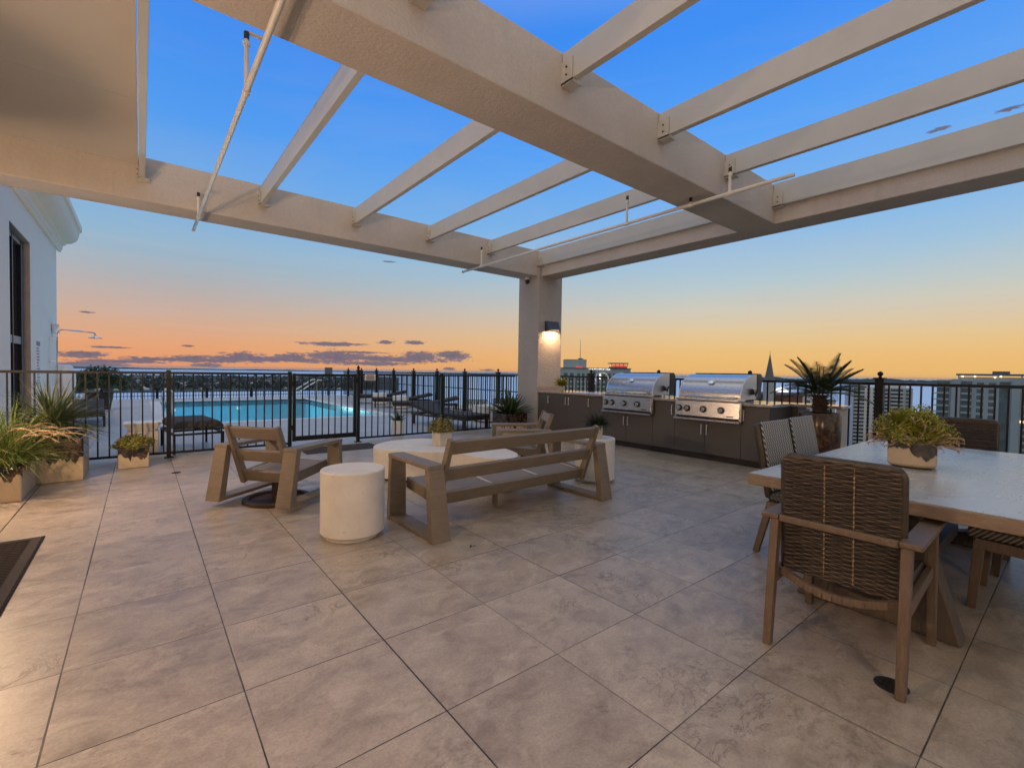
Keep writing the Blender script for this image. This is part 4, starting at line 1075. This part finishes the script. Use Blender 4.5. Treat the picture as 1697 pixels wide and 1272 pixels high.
# ------------------------------------------------------------------ mats and drains
def flat(name, label, cat, b, mat, loc, rz=0, bevel=0, group=None):
    o = b.build(name, mat, None, bevel=bevel); o.location = loc; o.rotation_euler = (0, 0, rz); return tag(o, label, cat, group)
b = MB(); b.box(-.43, .43, -.77, .77, 0.001, .009)
o = flat('door_mat', 'dark ribbed door mat by the house wall', 'mat', b, M['mat'], (-1.02, 4.32, 0), 0, .004)
b = MB()
for x0, x1, y0, y1 in ((-.415, .415, -.755, -.70), (-.415, .415, .70, .755), (-.415, -.36, -.699, .699), (.36, .415, -.699, .699)): b.box(x0, x1, y0, y1, .0092, .0115)
b.build('border', M['mat2'], o)
b = MB(); b.box(-.62, .62, -.30, .30, .001, .009); flat('gate_mat', 'dark mat lying on the pavers before the pool gate', 'mat', b, M['mat2'], (2.66, 7.98, 0), 0, .003)
for x, y, r, lab in ((2.56, .50, .062, 'black round floor drain by the near dining chair leg'), (.345, 7.24, .05, 'small round floor drain near the left planters'), (4.58, 7.33, .045, 'small round floor drain before the right fence panel')):
    b = MB(); b.lathe([(r, .001), (r, .004), (r - .012, .005), (r - .014, .0035)], 28)
    o = flat('floor_drain', lab, 'drain', b, M['drain'], (x, y, 0), 0, 0, 'floor drains in the pavers')
    b = MB()
    for i in range(5):
        q = -r * .62 + r * 1.24 * i / 4; hw = math.sqrt(max(0, (r * .8) ** 2 - q * q)); b.box(-hw, hw, q - r * .07, q + r * .07, .0037, .0062)
    b.build('grate', M['drain'], o)
b = MB(); b.blade((0, 0, .003), (.7, .7, .12), .05, .016, .3, 4, .3); b.blade((.03, .01, .004), (.6, -.5, .1), .03, .01, .3, 3, .3)
flat('fallen_leaf', 'small dry leaf on the pavers in front of the sofa', 'leaf', b, M['trailing'], (1.96, 2.92, 0))

# ------------------------------------------------------------------ pool deck furniture
LNG = {}
def lounger(label, loc, rz, L=2.75, first=False):
    if LNG:
        c = copy_tree(LNG['o']); c.location = loc; c.rotation_euler = (0, 0, rz); c['label'] = label; return c
    t = thing('pool_lounger', label, 'lounger', loc, rz, 'dark loungers beside the pool'); LNG['o'] = t
    w = .36
    b = MB()
    for s in (-1, 1): b.box(s * w - .02, s * w + .02, 0, 2.1, .22, .265)
    for y in (0, 1.0, 2.06): b.box(-w + .021, w - .021, y, y + .04, .222, .262)
    b.build('frame', M['brownframe'], t)
    for s in (-1, 1):
        for y in (.05, 1.98): MB().box(s * w - .022, s * w + .022, y, y + .05, 0, .2195).build('leg', M['brownframe'], t)
    MB().box(-.37, .37, -.02, 1.35, .266, .355).build('cushion', M['cushion'], t, bevel=.03, seg=3)
    b = MB(); b.xf = Matrix.Translation((0, 1.36, .27)) @ Matrix.Rotation(R(12), 4, 'X'); b.box(-.37, .37, 0, .78, 0, .09); b.build('back_cushion', M['cushion'], t, bevel=.03, seg=3)
    return t
lounger('dark cushioned lounger nearest the right part of the pool fence', (6.12, 8.85, 0), R(9))
lounger('dark cushioned lounger second from the pool fence beside the railing', (6.35, 14.05, 0), R(-115))
lounger('dark cushioned lounger third from the pool fence beside the railing', (6.6, 16.3, 0), R(-112))
lounger('dark cushioned lounger fourth from the pool fence beside the railing', (6.7, 18.6, 0), R(-110))
lounger('dark cushioned lounger left of the pool by the house corner', (-1.0, 13.6, 0), R(3))
t = thing('ottoman', 'dark cushioned metal ottoman just behind the left part of the pool fence', 'ottoman', (.38, 8.72, 0), R(6))
b = MB()
b.box(0, .68, 0, .03, .285, .315); b.box(0, .68, 1.17, 1.2, .285, .315); b.box(0, .03, .031, 1.169, .285, .315); b.box(.65, .68, .031, 1.169, .285, .315)
b.box(.33, .36, .031, 1.169, .35, .38); b.box(0, .68, 0, .03, .35, .38)
b.build('frame', M['black'], t)
for x in (0, .65):
    for y in (0, 1.165): MB().box(x, x + .03, y, y + .033, 0, .2845).build('leg', M['black'], t)
MB().hexa([(-.02, -.03, .385), (.70, -.03, .385), (.70, 1.22, .385), (-.02, 1.22, .385), (.06, .05, .50), (.62, .05, .50), (.62, 1.14, .50), (.06, 1.14, .50)]).build('cushion', M['cushion'], t, bevel=.04, seg=3)

t = thing('pedestal_table', 'pale stone pedestal table with flared top behind the small sedum planter', 'side table', (.02, 9.35, 0))
def frus(x0, y0, z0, x1, y1, z1): return MB().hexa([(-x0, -y0, z0), (x0, -y0, z0), (x0, y0, z0), (-x0, y0, z0), (-x1, -y1, z1), (x1, -y1, z1), (x1, y1, z1), (-x1, y1, z1)])
frus(.20, .16, 0, .20, .16, .33).build('pedestal', M['concrete'], t, bevel=.01); frus(.15, .12, .3305, .235, .17, .455).build('flared_top', M['concrete'], t, bevel=.006)
frus(.24, .175, .4555, .24, .175, .475).build('table_top', M['white'], t, bevel=.004)
for i, (x, y, lab) in enumerate(((7.35, 17.5, 'white cube side table between the farthest two loungers'), (7.2, 15.3, 'white cube side table between the middle loungers'))):
    b = MB(); b.box(-.25, .25, -.25, .25, .03, .45); o = flat('cube_table', lab, 'side table', b, M['white'], (x, y, 0), R(-20), .01, 'white cube tables by the loungers')
    MB().box(-.22, .22, -.22, .22, 0, .0295).build('plinth', M['toekick'], o)
t = thing('stone_bench', 'pale stone block seat beyond the near lounger by the railing', 'bench', (7.55, 10.2, 0), R(4))
MB().box(-.5, .5, -.3, .3, .03, .44).build('seat_block', M['concrete'], t, bevel=.015); MB().box(-.46, .46, -.26, .26, 0, .0295).build('plinth', M['toekick'], t)
t = thing('urn_planter', 'pale rounded urn on the pool deck behind the agave planter', 'planter', (7.75, 9.3, 0))
MB().lathe([(.10, 0), (.18, .06), (.23, .22), (.20, .40), (.16, .44), (.14, .44), (.13, .40)], 28).build('urn', M['white'], t, smooth='auto')
b = MB(); sprigs(b, (0, 0, .40), (.1, .1, .08), 90, .2, .03, .1, 4, .8); b.build('foliage', M['bush'], t)
t = thing('white_urn', 'tall white curved urn standing at the house corner', 'urn', (-1.33, 14.15, 0))
MB().lathe([(.10, 0), (.12, .3), (.17, .7), (.20, 1.0), (.19, 1.2), (.14, 1.34), (.10, 1.36)], 28).build('urn', M['white'], t, smooth='auto')
t = thing('bush_planter', 'round dark green bush in a pot at the far left of the pool deck', 'planter', (-1.0, 19.2, 0))
MB().lathe([(.25, 0), (.33, .5), (.30, .5), (.28, .42)], 20).build('pot', M['cushion'], t, smooth='auto')
mound(t, (0, 0, .75), (.62, .62, .55), 1500, .06, M['bush'], 'foliage')

t = thing('pool_ladder', 'polished steel pool ladder handrails at the near left pool edge', 'pool rail', (.44, 15.3, 0), 0, 'steel rails round the pool')
for y in (0, .55):
    pts = [(.02, y, .0), (.02, y, .55)] + [(.12 - .10 * math.cos(a), y, .62 + .12 * math.sin(a)) for a in [i * PI / 8 for i in range(1, 9)]] + [(.22, y, -.4)]
    MB().tube(pts, .022, 10).build('handrail', M['chrome'], t, True)
t = thing('pool_stair_rail', 'polished steel stair handrails at the far right pool corner', 'pool rail', (5.35, 20.6, 0), 0, 'steel rails round the pool')
for y in (0, .9):
    pts = [(.75, y, 0), (.75, y, .80), (.70, y, .88), (.55, y, .88), (-.35, y, .30), (-.40, y, .2), (-.40, y, -.6)]
    MB().tube(pts, .022, 10).build('handrail', M['chrome'], t, True)
# ------------------------------------------------------------------ far surroundings
GZ = -60.0
def pol(az, d): return (d * math.sin(R(az)), d * math.cos(R(az)))
def sector(a0, a1, r0, r1, z, n=24, jag=0, seed=1):
    rr = random.Random(seed); b = MB(); vs = []
    for i in range(n + 1):
        a = a0 + (a1 - a0) * i / n; j = 1 + jag * rr.uniform(-1, 1); k = 1 + jag * .6 * rr.uniform(-1, 1)
        vs += [(*pol(a, max(r0 * k, .1)), z), (*pol(a, r1 * j), z)]
    b.add(vs, [(2 * i, 2 * i + 2, 2 * i + 3, 2 * i + 1) for i in range(n)])
    return b
b = MB(); S_ = 52000; b.add([(-S_, -S_, GZ - .6), (S_, -S_, GZ - .6), (S_, S_, GZ - .6), (-S_, S_, GZ - .6)], [(0, 1, 2, 3)])
struct(b.build('bay_water', M['bay']), 'wide calm bay beyond the building', 'bay water')
struct(sector(52, 200, 5, 545, GZ, 40, .05, 3).build('city_ground', M['land']), 'dark tree covered ground around the towers', 'ground')
struct(sector(-40, 25, 1450, 4300, GZ, 40, .06, 4).build('far_shore_land', M['farland']), 'dark residential shore across the water', 'land')
def hills(a0, a1, d, h, seed, n=160, depth=900, name='far_shore_hills', lab='low dark far shore on the horizon'):
    rr = random.Random(seed); b = MB(); prev = h * .6
    for i in range(n):
        a = a0 + (a1 - a0) * i / n; c = a0 + (a1 - a0) * (i + 1) / n
        prev = max(h * .35, min(h, prev + rr.uniform(-.14, .14) * h))
        x0, y0 = pol(a, d); x1, y1 = pol(c, d); x2, y2 = pol(c, d + depth); x3, y3 = pol(a, d + depth)
        b.hexa([(x0, y0, GZ - 1), (x1, y1, GZ - 1), (x2, y2, GZ - 1), (x3, y3, GZ - 1), (x0, y0, GZ + prev), (x1, y1, GZ + prev), (x2, y2, GZ + prev), (x3, y3, GZ + prev)])
    o = b.build(name, M['farland']); struct(o, lab, 'hills')
hills(60, 92, 8800, 62, 5)
hills(-45, 30, 14000, 40, 6, name='far_horizon_land', lab='hazy blue land along the left horizon')
hills(26, 62, 15000, 34, 8, name='far_horizon_land', lab='thin strip of land along the middle horizon')

# far houses across the water, each of its own
rr = random.Random(12)
for i in range(95):
    a = rr.uniform(-6.5, 21); d = 1480 * math.exp(rr.uniform(0, 1.0)); w = rr.uniform(5, 12); h = rr.uniform(2.5, 4.5)
    x, y = pol(a, d); b = MB()
    b.box(-w / 2, w / 2, -4, 4, 0, h); b.add([(-w / 2 - .5, -4.5, h), (w / 2 + .5, -4.5, h), (w / 2 + .5, 4.5, h), (-w / 2 - .5, 4.5, h), (-w / 2 + 2, 0, h + 2), (w / 2 - 2, 0, h + 2)], [(0, 1, 5, 4), (1, 2, 5), (2, 3, 4, 5), (3, 0, 4)])
    o = b.build('shore_house', M['c_cream'] if rr.random() < .8 else M['c_white']); o.location = (x, y, GZ); o.rotation_euler = (0, 0, R(-a) + rr.uniform(-.5, .5))
    tag(o, 'tiny pale house among dark trees on the shore across the water', 'house', 'houses across the water')
# trees of the far shore and round the towers
def crownmesh(b, c, r, h, n, size, rr):
    for k in range(n):
        a = rr.uniform(0, 6.283); z = rr.uniform(-1, 1); q = math.sqrt(1 - z * z) * rr.uniform(.5, 1)
        b.leaf((c[0] + r * q * math.cos(a), c[1] + r * q * math.sin(a), c[2] + h * (.55 + .45 * z * rr.uniform(.6, 1))), size * rr.uniform(.6, 1.3), None, .8)
b = MB(); rr = random.Random(21); st = random.getstate(); random.seed(5)
for i in range(900):
    a = rr.uniform(-8, 22); d = 1470 * math.exp(rr.uniform(0, 1.02)); x, y = pol(a, d); crownmesh(b, (x, y, GZ), rr.uniform(7, 14), rr.uniform(8, 15), 9, 5, rr)
o = b.build('far_wood', M['crown']); tag(o, 'dark mass of trees on the shore across the water', 'wood', kind='stuff')
b = MB()
for i in range(520):
    a = rr.uniform(56, 92); d = rr.uniform(230, 520); x, y = pol(a, d)
    if 395 < d < 440 and a > 70: continue
    if abs(d - 475) < 8: continue
    crownmesh(b, (x, y, GZ), rr.uniform(3.5, 6.5), rr.uniform(7, 13), 42, 1.5, rr)
o = b.build('tower_wood', M['crown']); tag(o, 'dark trees filling the ground round the condo towers', 'wood', kind='stuff')
random.setstate(st)

def box_building(name, label, cat, az, d, w, dep, z0, z1, mat, rot=0, group=None):
    x, y = pol(az, d); t = thing(name, label, cat, (x, y, GZ), R(-az + rot), group)
    MB().box(-w / 2, w / 2, 0, dep, z0 - GZ, z1 - GZ).build('wall', mat, t)
    return t
def floors(t, w, y, z0, z1, n, cols, wallmat, proud=1.2):
    # facade: list of (x0,x1,kind) fractions of the width; every window and balcony is a part of its own
    h = (z1 - z0) / n; gl = MB(); wins = []
    for x0, x1, kind in cols:
        a = -w / 2 + w * x0; c = -w / 2 + w * x1
        if kind == 'balcony':
            gl.box(a, c, y - .05, y - .02, z0, z1); me = None
            for k in range(n - 1, -1, -1):
                b = MB(); b.box(a, c, y - proud, y - .06, -.18, .18); b.box(a, c, y - proud, y - proud + .12, .181, .75)
                if me is None: o = b.build('balcony', wallmat, t); me = o.data
                else: o = bpy.data.objects.new('balcony', me); COL.objects.link(o); o.parent = t
                o.location = (0, 0, z0 + k * h)
        elif kind == 'windows':
            m = max(1, round((c - a) / 3.4)); q = (c - a) / m
            wins += [(z0 + k * h, a + q * j + q * .2, q * .6) for j in range(m) for k in range(n)]
        elif kind == 'fin': MB().box(a, c, y - proud * 1.05, y - .06, z0, z1 + 1).build('pier', wallmat, t)
        elif kind == 'glass': gl.box(a, c, y - .05, y - .02, z0, z1)
    if gl.v: gl.build('glazing', M['c_glass'], t)
    wins.sort(reverse=True); me = {}; rest = MB()
    for i, (z, x, ww) in enumerate(wins):
        if i >= 95: rest.box(x, x + ww, y - .06, y - .02, z + .7, z + h - .5); continue
        k = round(ww, 3)
        if k not in me: o = MB().box(0, ww, y - .06, y - .02, .7, h - .5).build('window', M['c_glass'], t); me[k] = o.data
        else: o = bpy.data.objects.new('window', me[k]); COL.objects.link(o); o.parent = t
        o.location = (x, 0, z)
    if rest.v: o = rest.build('lower_windows', M['c_glass'], t); o['kind'] = 'stuff'
# two white condo towers by the bay
T1 = box_building('condo_tower', 'slim white condo tower left of the ball topped railing post', 'tower', 76.15, 465, 16, 16, GZ, -5.6, M['c_white'], 22)
floors(T1, 16, 0, 4, 53.5, 17, ((.02, .48, 'balcony'), (.55, .75, 'windows'), (.82, .97, 'windows')), M['c_white'])
MB().box(-5, 5, 4, 12, 54.4, 57).build('penthouse', M['c_grey'], T1)
T2 = box_building('condo_tower', 'white condo tower with banded balconies right of the ball topped railing post', 'tower', 78.45, 468, 21, 16, GZ, -6.2, M['c_grey'], 10)
floors(T2, 21, 0, 4, 53.0, 17, ((.0, .10, 'windows'), (.12, .16, 'fin'), (.16, .30, 'balcony'), (.30, .33, 'fin'), (.36, .72, 'balcony'), (.76, .97, 'windows')), M['c_white'])
MB().box(-7, 7, 4, 12, 53.8, 56).build('penthouse', M['c_white'], T2)
# large blue grey tower at the right edge
T3 = box_building('condo_tower', 'large blue grey condo block with lit roof terrace at the right edge', 'tower', 86.2, 330, 56, 22, GZ, 1.0, M['c_blue'], 0)
floors(T3, 56, 0, 2, 60.4, 18, ((.0, .085, 'balcony'), (.10, .16, 'fin'), (.165, .235, 'balcony'), (.25, .40, 'windows'), (.405, .47, 'glass'), (.48, .53, 'fin'), (.54, .64, 'windows'), (.65, .78, 'balcony'), (.79, .84, 'fin'), (.85, .99, 'balcony')), M['c_blue'])
for k in range(18): MB().box(-29.6, -28, .5, 10, 2 + 58.4 * k / 18 - .2, 2 + 58.4 * k / 18 + .2).build('side_balcony', M['c_white'], T3)
MB().box(-20, 12, 3, 18, 61.0, 62.6).build('roof_wall', M['c_grey'], T3); MB().box(-21, 13, 2, 19, 63.4, 64.3).build('roof_canopy', M['c_dark'], T3); MB().box(-8, -2, 3, 10, 64.31, 65.6).build('lift_house', M['c_dark'], T3)
for x in (-20, -14, -6, 2, 12): MB().box(x - .25, x + .25, 2.5, 3, 61.0, 63.39).build('canopy_post', M['c_grey'], T3)
for x, z in ((-18.5, 62.9), (-14, 62.9), (-7, 62.6), (9.5, 62.7), (16, 61.6), (-5, 63)): MB().ball((x, 1.5, z), .42, 8, 6).build('roof_light', M['warmglow'], T3)
for x, z in ((9, 40.5), (2.5, 41), (21, 27), (23.5, 25), (14, 33), (20, 12), (-3, 20)): MB().box(x - .6, x + .6, -1.4, -1.3, z, z + 1).build('lit_window', M['warmglow'], T3)
# hotel behind the first grill
H = box_building('hotel', 'dark blue hotel block with red roof lights behind the first grill', 'hotel', 49.0, 300, 44, 24, GZ, 4.6, M['c_blue'], 8)
floors(H, 44, 0, 2, 62, 20, ((.02, .20, 'windows'), (.22, .42, 'windows'), (.46, .49, 'fin'), (.5, .96, 'windows')), M['c_dark'])
MB().box(-19.5, -5.5, 4, 18, 64.61, 70.4).build('upper_block', M['c_blue'], H)
MB().tube([(-9, 10, 70.41), (-9, 10, 84)], .22, 6, r_end=.06).build('antenna', M['c_dark'], H); MB().box(-10.2, -7.2, 8.5, 11.5, 70.41, 71.3).build('antenna_base', M['c_dark'], H)
MB().box(10.5, 20.5, 3, 14, 64.61, 66.0).build('roof_room', M['c_dark'], H); MB().box(9.8, 21.2, 2, 15, 68.0, 68.5).build('roof_canopy', M['c_dark'], H)
for x in (10.5, 13, 15.5, 18, 20.5): MB().box(x - .15, x + .15, 2.6, 3, 66.01, 67.99).build('canopy_post', M['c_dark'], H)
MB().box(11, 20, 2.7, 2.95, 66.05, 67.2).build('red_light_band', M['redglow'], H); MB().ball((-11.5, 3.4, 65.4), .6, 8, 6).build('red_light', M['redglow'], H); MB().box(-10.4, -8.2, 3.6, 3.9, 65.0, 65.5).build('red_light', M['redglow'], H)
rr = random.Random(4)
for i in range(18):
    x = -4.5 + 13.5 * i / 18 + rr.uniform(0, .3); MB().box(x, x + rr.uniform(.15, .45), -.72, -.62, 63.9 + rr.uniform(-.3, .3), 64.4 + rr.uniform(0, .3)).build('roof_light', M['whiteglow'], H)
for z in (58, 60): MB().box(2.2, 3.2, -.12, -.066, z, z + 1.2).build('lit_window', M['whiteglow'], H)
MB().box(-22.4, 22.4, -.6, -.13, 64.61, 65.0).build('parapet', M['c_dark'], H)
# church with spire
x, y = pol(67.85, 178); Ch = thing('church', 'brick church with a tall grey pointed spire right of the second grill', 'church', (x, y, GZ), R(-67.85 + 12))
MB().box(-1.55, 1.55, -1.55, 1.55, 2, 60.2).build('tower', M['c_grey'], Ch)
b = MB(); n = 8
b.add([(1.5 * math.cos(2 * PI * i / n + PI / 8), 1.5 * math.sin(2 * PI * i / n + PI / 8), 60.21) for i in range(n)] + [(.03 * math.cos(2 * PI * i / n), .03 * math.sin(2 * PI * i / n), 69.0) for i in range(n)], [(i, (i + 1) % n, n + (i + 1) % n, n + i) for i in range(n)] + [tuple(range(n, 2 * n))])
b.build('spire', M['c_slate'], Ch); MB().tube([(0, 0, 68.9), (0, 0, 70.0)], .05, 5).build('finial', M['c_dark'], Ch)
b = MB(); b.box(-4, 10.5, 2, 18, 0, 55.0); b.build('wall', M['c_brick'], Ch); MB().box(-4.3, 10.8, 1.7, 18.3, 55.01, 55.7).build('roof_edge', M['c_roof'], Ch)
for k in range(5): MB().box(-2.5 + 2.7 * k, -1.3 + 2.7 * k, 1.9, 1.97, 47, 52).build('window', M['c_glass'], Ch)
for az, d, w, dep, z1, mat, lab in ((70.6, 205, 9, 9, -5.8, 'c_white', 'white framed glass office block behind the sago palm'), (72.4, 300, 15, 12, -11.5, 'c_grey', 'grey mid rise block half hidden by the sago palm trunk'), (69.3, 420, 16, 16, -14, 'c_blue', 'low blue grey block beyond the church'),
                              (65.0, 360, 24, 14, -7, 'c_grey', 'grey flat roofed block beyond the second grill'), (60.5, 420, 22, 14, -5, 'c_white', 'pale mid rise block beyond the gap between the grills'),
                              (56.8, 340, 14, 12, -3, 'c_dark', 'dark block right of the hotel'), (40.6, 420, 16, 14, -20, 'c_white', 'pale waterside block left of the corner column'), (37.6, 520, 20, 14, -30, 'c_grey', 'low grey waterside block seen through the railing'),
                              (34.4, 600, 26, 16, -36, 'c_white', 'low white waterside block behind the near lounger')):
    t = box_building('city_block', lab, 'building', az, d, w, dep, GZ, z1, M[mat], random.Random(int(az * 10)).uniform(-15, 15))
    hgt = z1 - GZ; floors(t, w, 0, 2, hgt - 1, max(3, int(hgt / 3.2)), ((.04, .46, 'windows'), (.52, .62, 'glass'), (.66, .97, 'windows')), M[mat])
    MB().box(-w / 2 - .3, w / 2 + .3, -.3, dep + .3, hgt + .01, hgt + .7).build('parapet', M['c_roof'], t)
# distant tower on the left horizon
t = box_building('distant_tower', 'small dark tower standing on the horizon left of the fence sign', 'tower', 17.1, 3600, 52, 40, GZ, 16, M['c_dark'], 0)
floors(t, 52, 0, 3, 74, 18, ((.05, .95, 'windows'),), M['c_dark'])
x, y = pol(69.0, 260); o = MB().lathe([(3.2, 0), (3.0, 1.6), (2.0, 3.0), (.6, 3.6), (.01, 3.7)], 20).build('white_dome', M['whiteglow'], None, True); o.location = (x, y, -7.6); tag(o, 'small glowing white dome roof right of the church spire', 'dome')
b = MB(); b.lathe([(3.0, 0), (3.0, 52.3)], 16)
o2 = b.build('dome_drum', M['c_white'], None); o2.location = (x, y, GZ); o2.parent = None; tag(o2, 'pale round tower carrying the glowing dome beyond the church', 'tower')
# roads below
struct(sector(72, 92, 468, 482, GZ + .25, 30).build('waterside_road', M['road']), 'pale road running below the condo towers', 'road')
struct(sector(70, 96, 398, 436, GZ + .25, 30).build('curved_road', M['road']), 'wide pale road curving below the large tower', 'road')
b = MB()
for r in (404, 410, 416.5, 424, 430): q = sector(70, 96, r, r + .7, GZ + .5, 30); b.add(q.v, q.f)
struct(b.build('road_markings', M['paint']), 'white lane lines on the curved road', 'road markings')

# ------------------------------------------------------------------ sky
w = bpy.data.worlds.new('World'); sc.world = w; w.use_nodes = True
class WT(NT):
    def __init__(s, tree): s.t = tree; s._tc = None
t = WT(w.node_tree); t.t.nodes.clear()
out = t.n('ShaderNodeOutputWorld'); bg = t.n('ShaderNodeBackground'); t.l(bg.outputs[0], out.inputs[0])
tc = t.n('ShaderNodeTexCoord'); d = t.vmath('NORMALIZE', tc.outputs['Generated']); s = t.sep(d)
el = t.math('MULTIPLY', t.math('ARCSINE', s[2]), 180 / PI); az = t.math('MULTIPLY', t.math('ARCTAN2', s[0], s[1]), 180 / PI)
f = t.math('DIVIDE', el, 90, clamp=True)
E_ = lambda e: e / 90
def sky_ramp(st): return t.ramp(f, [(E_(e), c) for e, c in st])
left = sky_ramp([(0, C(234, 156, 106)), (2.2, C(231, 164, 118)), (4.2, C(216, 171, 141)), (6.8, C(192, 174, 166)), (9.5, C(168, 178, 187)), (12.5, C(147, 182, 208)), (17, C(118, 174, 228)), (24, C(84, 156, 240)), (34, C(60, 137, 238)), (90, C(34, 92, 190))])
right = sky_ramp([(0, C(238, 184, 108)), (2.2, C(236, 190, 120)), (4.5, C(229, 198, 148)), (7.2, C(210, 203, 184)), (10, C(183, 201, 207)), (13, C(158, 194, 222)), (18, C(124, 180, 236)), (25, C(92, 164, 246)), (34, C(66, 144, 244)), (90, C(36, 96, 196))])
mixf = t.math('MULTIPLY_ADD', az, 1 / 55, -5 / 55, clamp=True)
skyc = t.mix(mixf, left, right)
# behind the camera the sky is a made-up warm grey, added as fill light
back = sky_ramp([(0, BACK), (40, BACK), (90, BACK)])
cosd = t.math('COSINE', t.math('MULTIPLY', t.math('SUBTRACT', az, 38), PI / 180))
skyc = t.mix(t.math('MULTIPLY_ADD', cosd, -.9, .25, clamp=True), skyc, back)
# the high sky is set paler and brighter than ahead, as added fill light
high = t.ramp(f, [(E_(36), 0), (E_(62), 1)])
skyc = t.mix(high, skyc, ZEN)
wisp = t.noise(t.mapv(t.comb(az, el, 0), (.03, .22, 1)), 1.0, 5, .6, .8)
skyc = t.mix(t.math('MULTIPLY', t.ramp(wisp, [(.45, 0), (.75, 1)]), t.ramp(f, [(E_(1), .0), (E_(5), .30), (E_(18), .10), (E_(40), .03)])), skyc, C(206, 190, 186))
# low cloud bank, streaks
CL = [(11.0, 1.0, 8.5, .34), (24.0, 1.35, 9.0, .42), (4.0, .75, 7, .28), (20.0, 2.05, 4.0, .16), (-1.5, .45, 4.0, .2), (-4.13, 1.02, 1.9, .36), (-3.6, .12, 2.6, .33), (.29, .66, 1.6, .29), (4.14, .89, 1.9, .40), (8.6, 1.15, 2.6, .62), (13.4, 1.3, 2.0, .6), (18.2, 1.45, 3.6, .85), (23.4, 1.3, 1.8, .5), (27.4, 1.6, 2.8, .75), (31.3, 1.95, 2.4, .60), (17.5, 2.95, 3.6, .27), (23.48, 3.34, 1.1, .24), (26.87, 3.37, 1.5, .27),
      (5.2, .25, 1.6, .25), (22.1, .78, 4.2, .28), (31.0, .33, .9, .2), (35.7, .25, 1.0, .16), (-3.87, 4.85, .6, .09), (3.74, 2.16, .6, .12), (-2.2, 1.75, 1.6, .10), (80.78, 21.54, .9, .17), (85.25, 21.7, 1.0, .18), (23.7, 12.7, .8, .09)]
v = t.comb(az, el, 0)
nz = t.noise(t.mapv(v, (.55, 2.0, 1)), 1.0, 5, .62, .4); nf = t.noise(t.mapv(v, (2.0, 6.5, 1)), 1.0, 5, .68, .5)
acc = None
for a, e, ra, re in CL:
    q = t.vmath('LENGTH', t.vmath('MULTIPLY', t.vmath('SUBTRACT', v, (a, e, 0)), (1 / ra, 1 / re, 0)))
    g = t.math('SUBTRACT', 1.0, q)
    acc = g if acc is None else t.math('MAXIMUM', acc, g)
dens = t.math('ADD', acc, t.math('MULTIPLY_ADD', nz, 1.7, -.72)); dens = t.math('ADD', dens, t.math('MULTIPLY_ADD', nf, 2.2, -1.08))
cl = t.ramp(dens, [(.08, 0), (.50, 1)]); cl = t.math('MULTIPLY', cl, t.ramp(t.math('ADD', acc, .35), [(0, 0), (.3, 1)]))
ccol = t.mix(t.ramp(t.math('ADD', nf, t.math('MULTIPLY', nz, .5)), [(.5, 0), (.95, 1)]), C(80, 86, 110), C(124, 112, 126))
skyc = t.mix(t.math('MULTIPLY', cl, .92), skyc, ccol)
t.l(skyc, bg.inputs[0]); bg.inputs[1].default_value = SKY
# ------------------------------------------------------------------ air over the bay
if HAZE:
    b = MB(); q = 30000; b.box(-q, q, -q, q, GZ - 3, 30)
    o = b.build('haze', None); o['kind'] = 'stuff'; o['label'] = 'thin evening haze over the bay'; o['category'] = 'haze'
    m = bpy.data.materials.new('evening_haze'); m.use_nodes = True; nt = m.node_tree; nt.nodes.clear()
    mo = nt.nodes.new('ShaderNodeOutputMaterial'); pv = nt.nodes.new('ShaderNodeVolumePrincipled'); pv.inputs['Density'].default_value = HAZE; pv.inputs['Color'].default_value = (.55, .72, .85, 1); pv.inputs['Anisotropy'].default_value = .0
    nt.links.new(pv.outputs[0], mo.inputs['Volume']); o.data.materials.append(m)
vs = sc.view_settings; vs.view_transform = 'Standard'; vs.look = 'None'; vs.exposure = EXPO; vs.gamma = 1; vs.use_curve_mapping = False
sc.cycles.use_denoising = True
sc.cycles.max_bounces = 8; sc.cycles.transparent_max_bounces = 12; sc.cycles.caustics_reflective = False; sc.cycles.caustics_refractive = False; sc.cycles.sample_clamp_indirect = 6
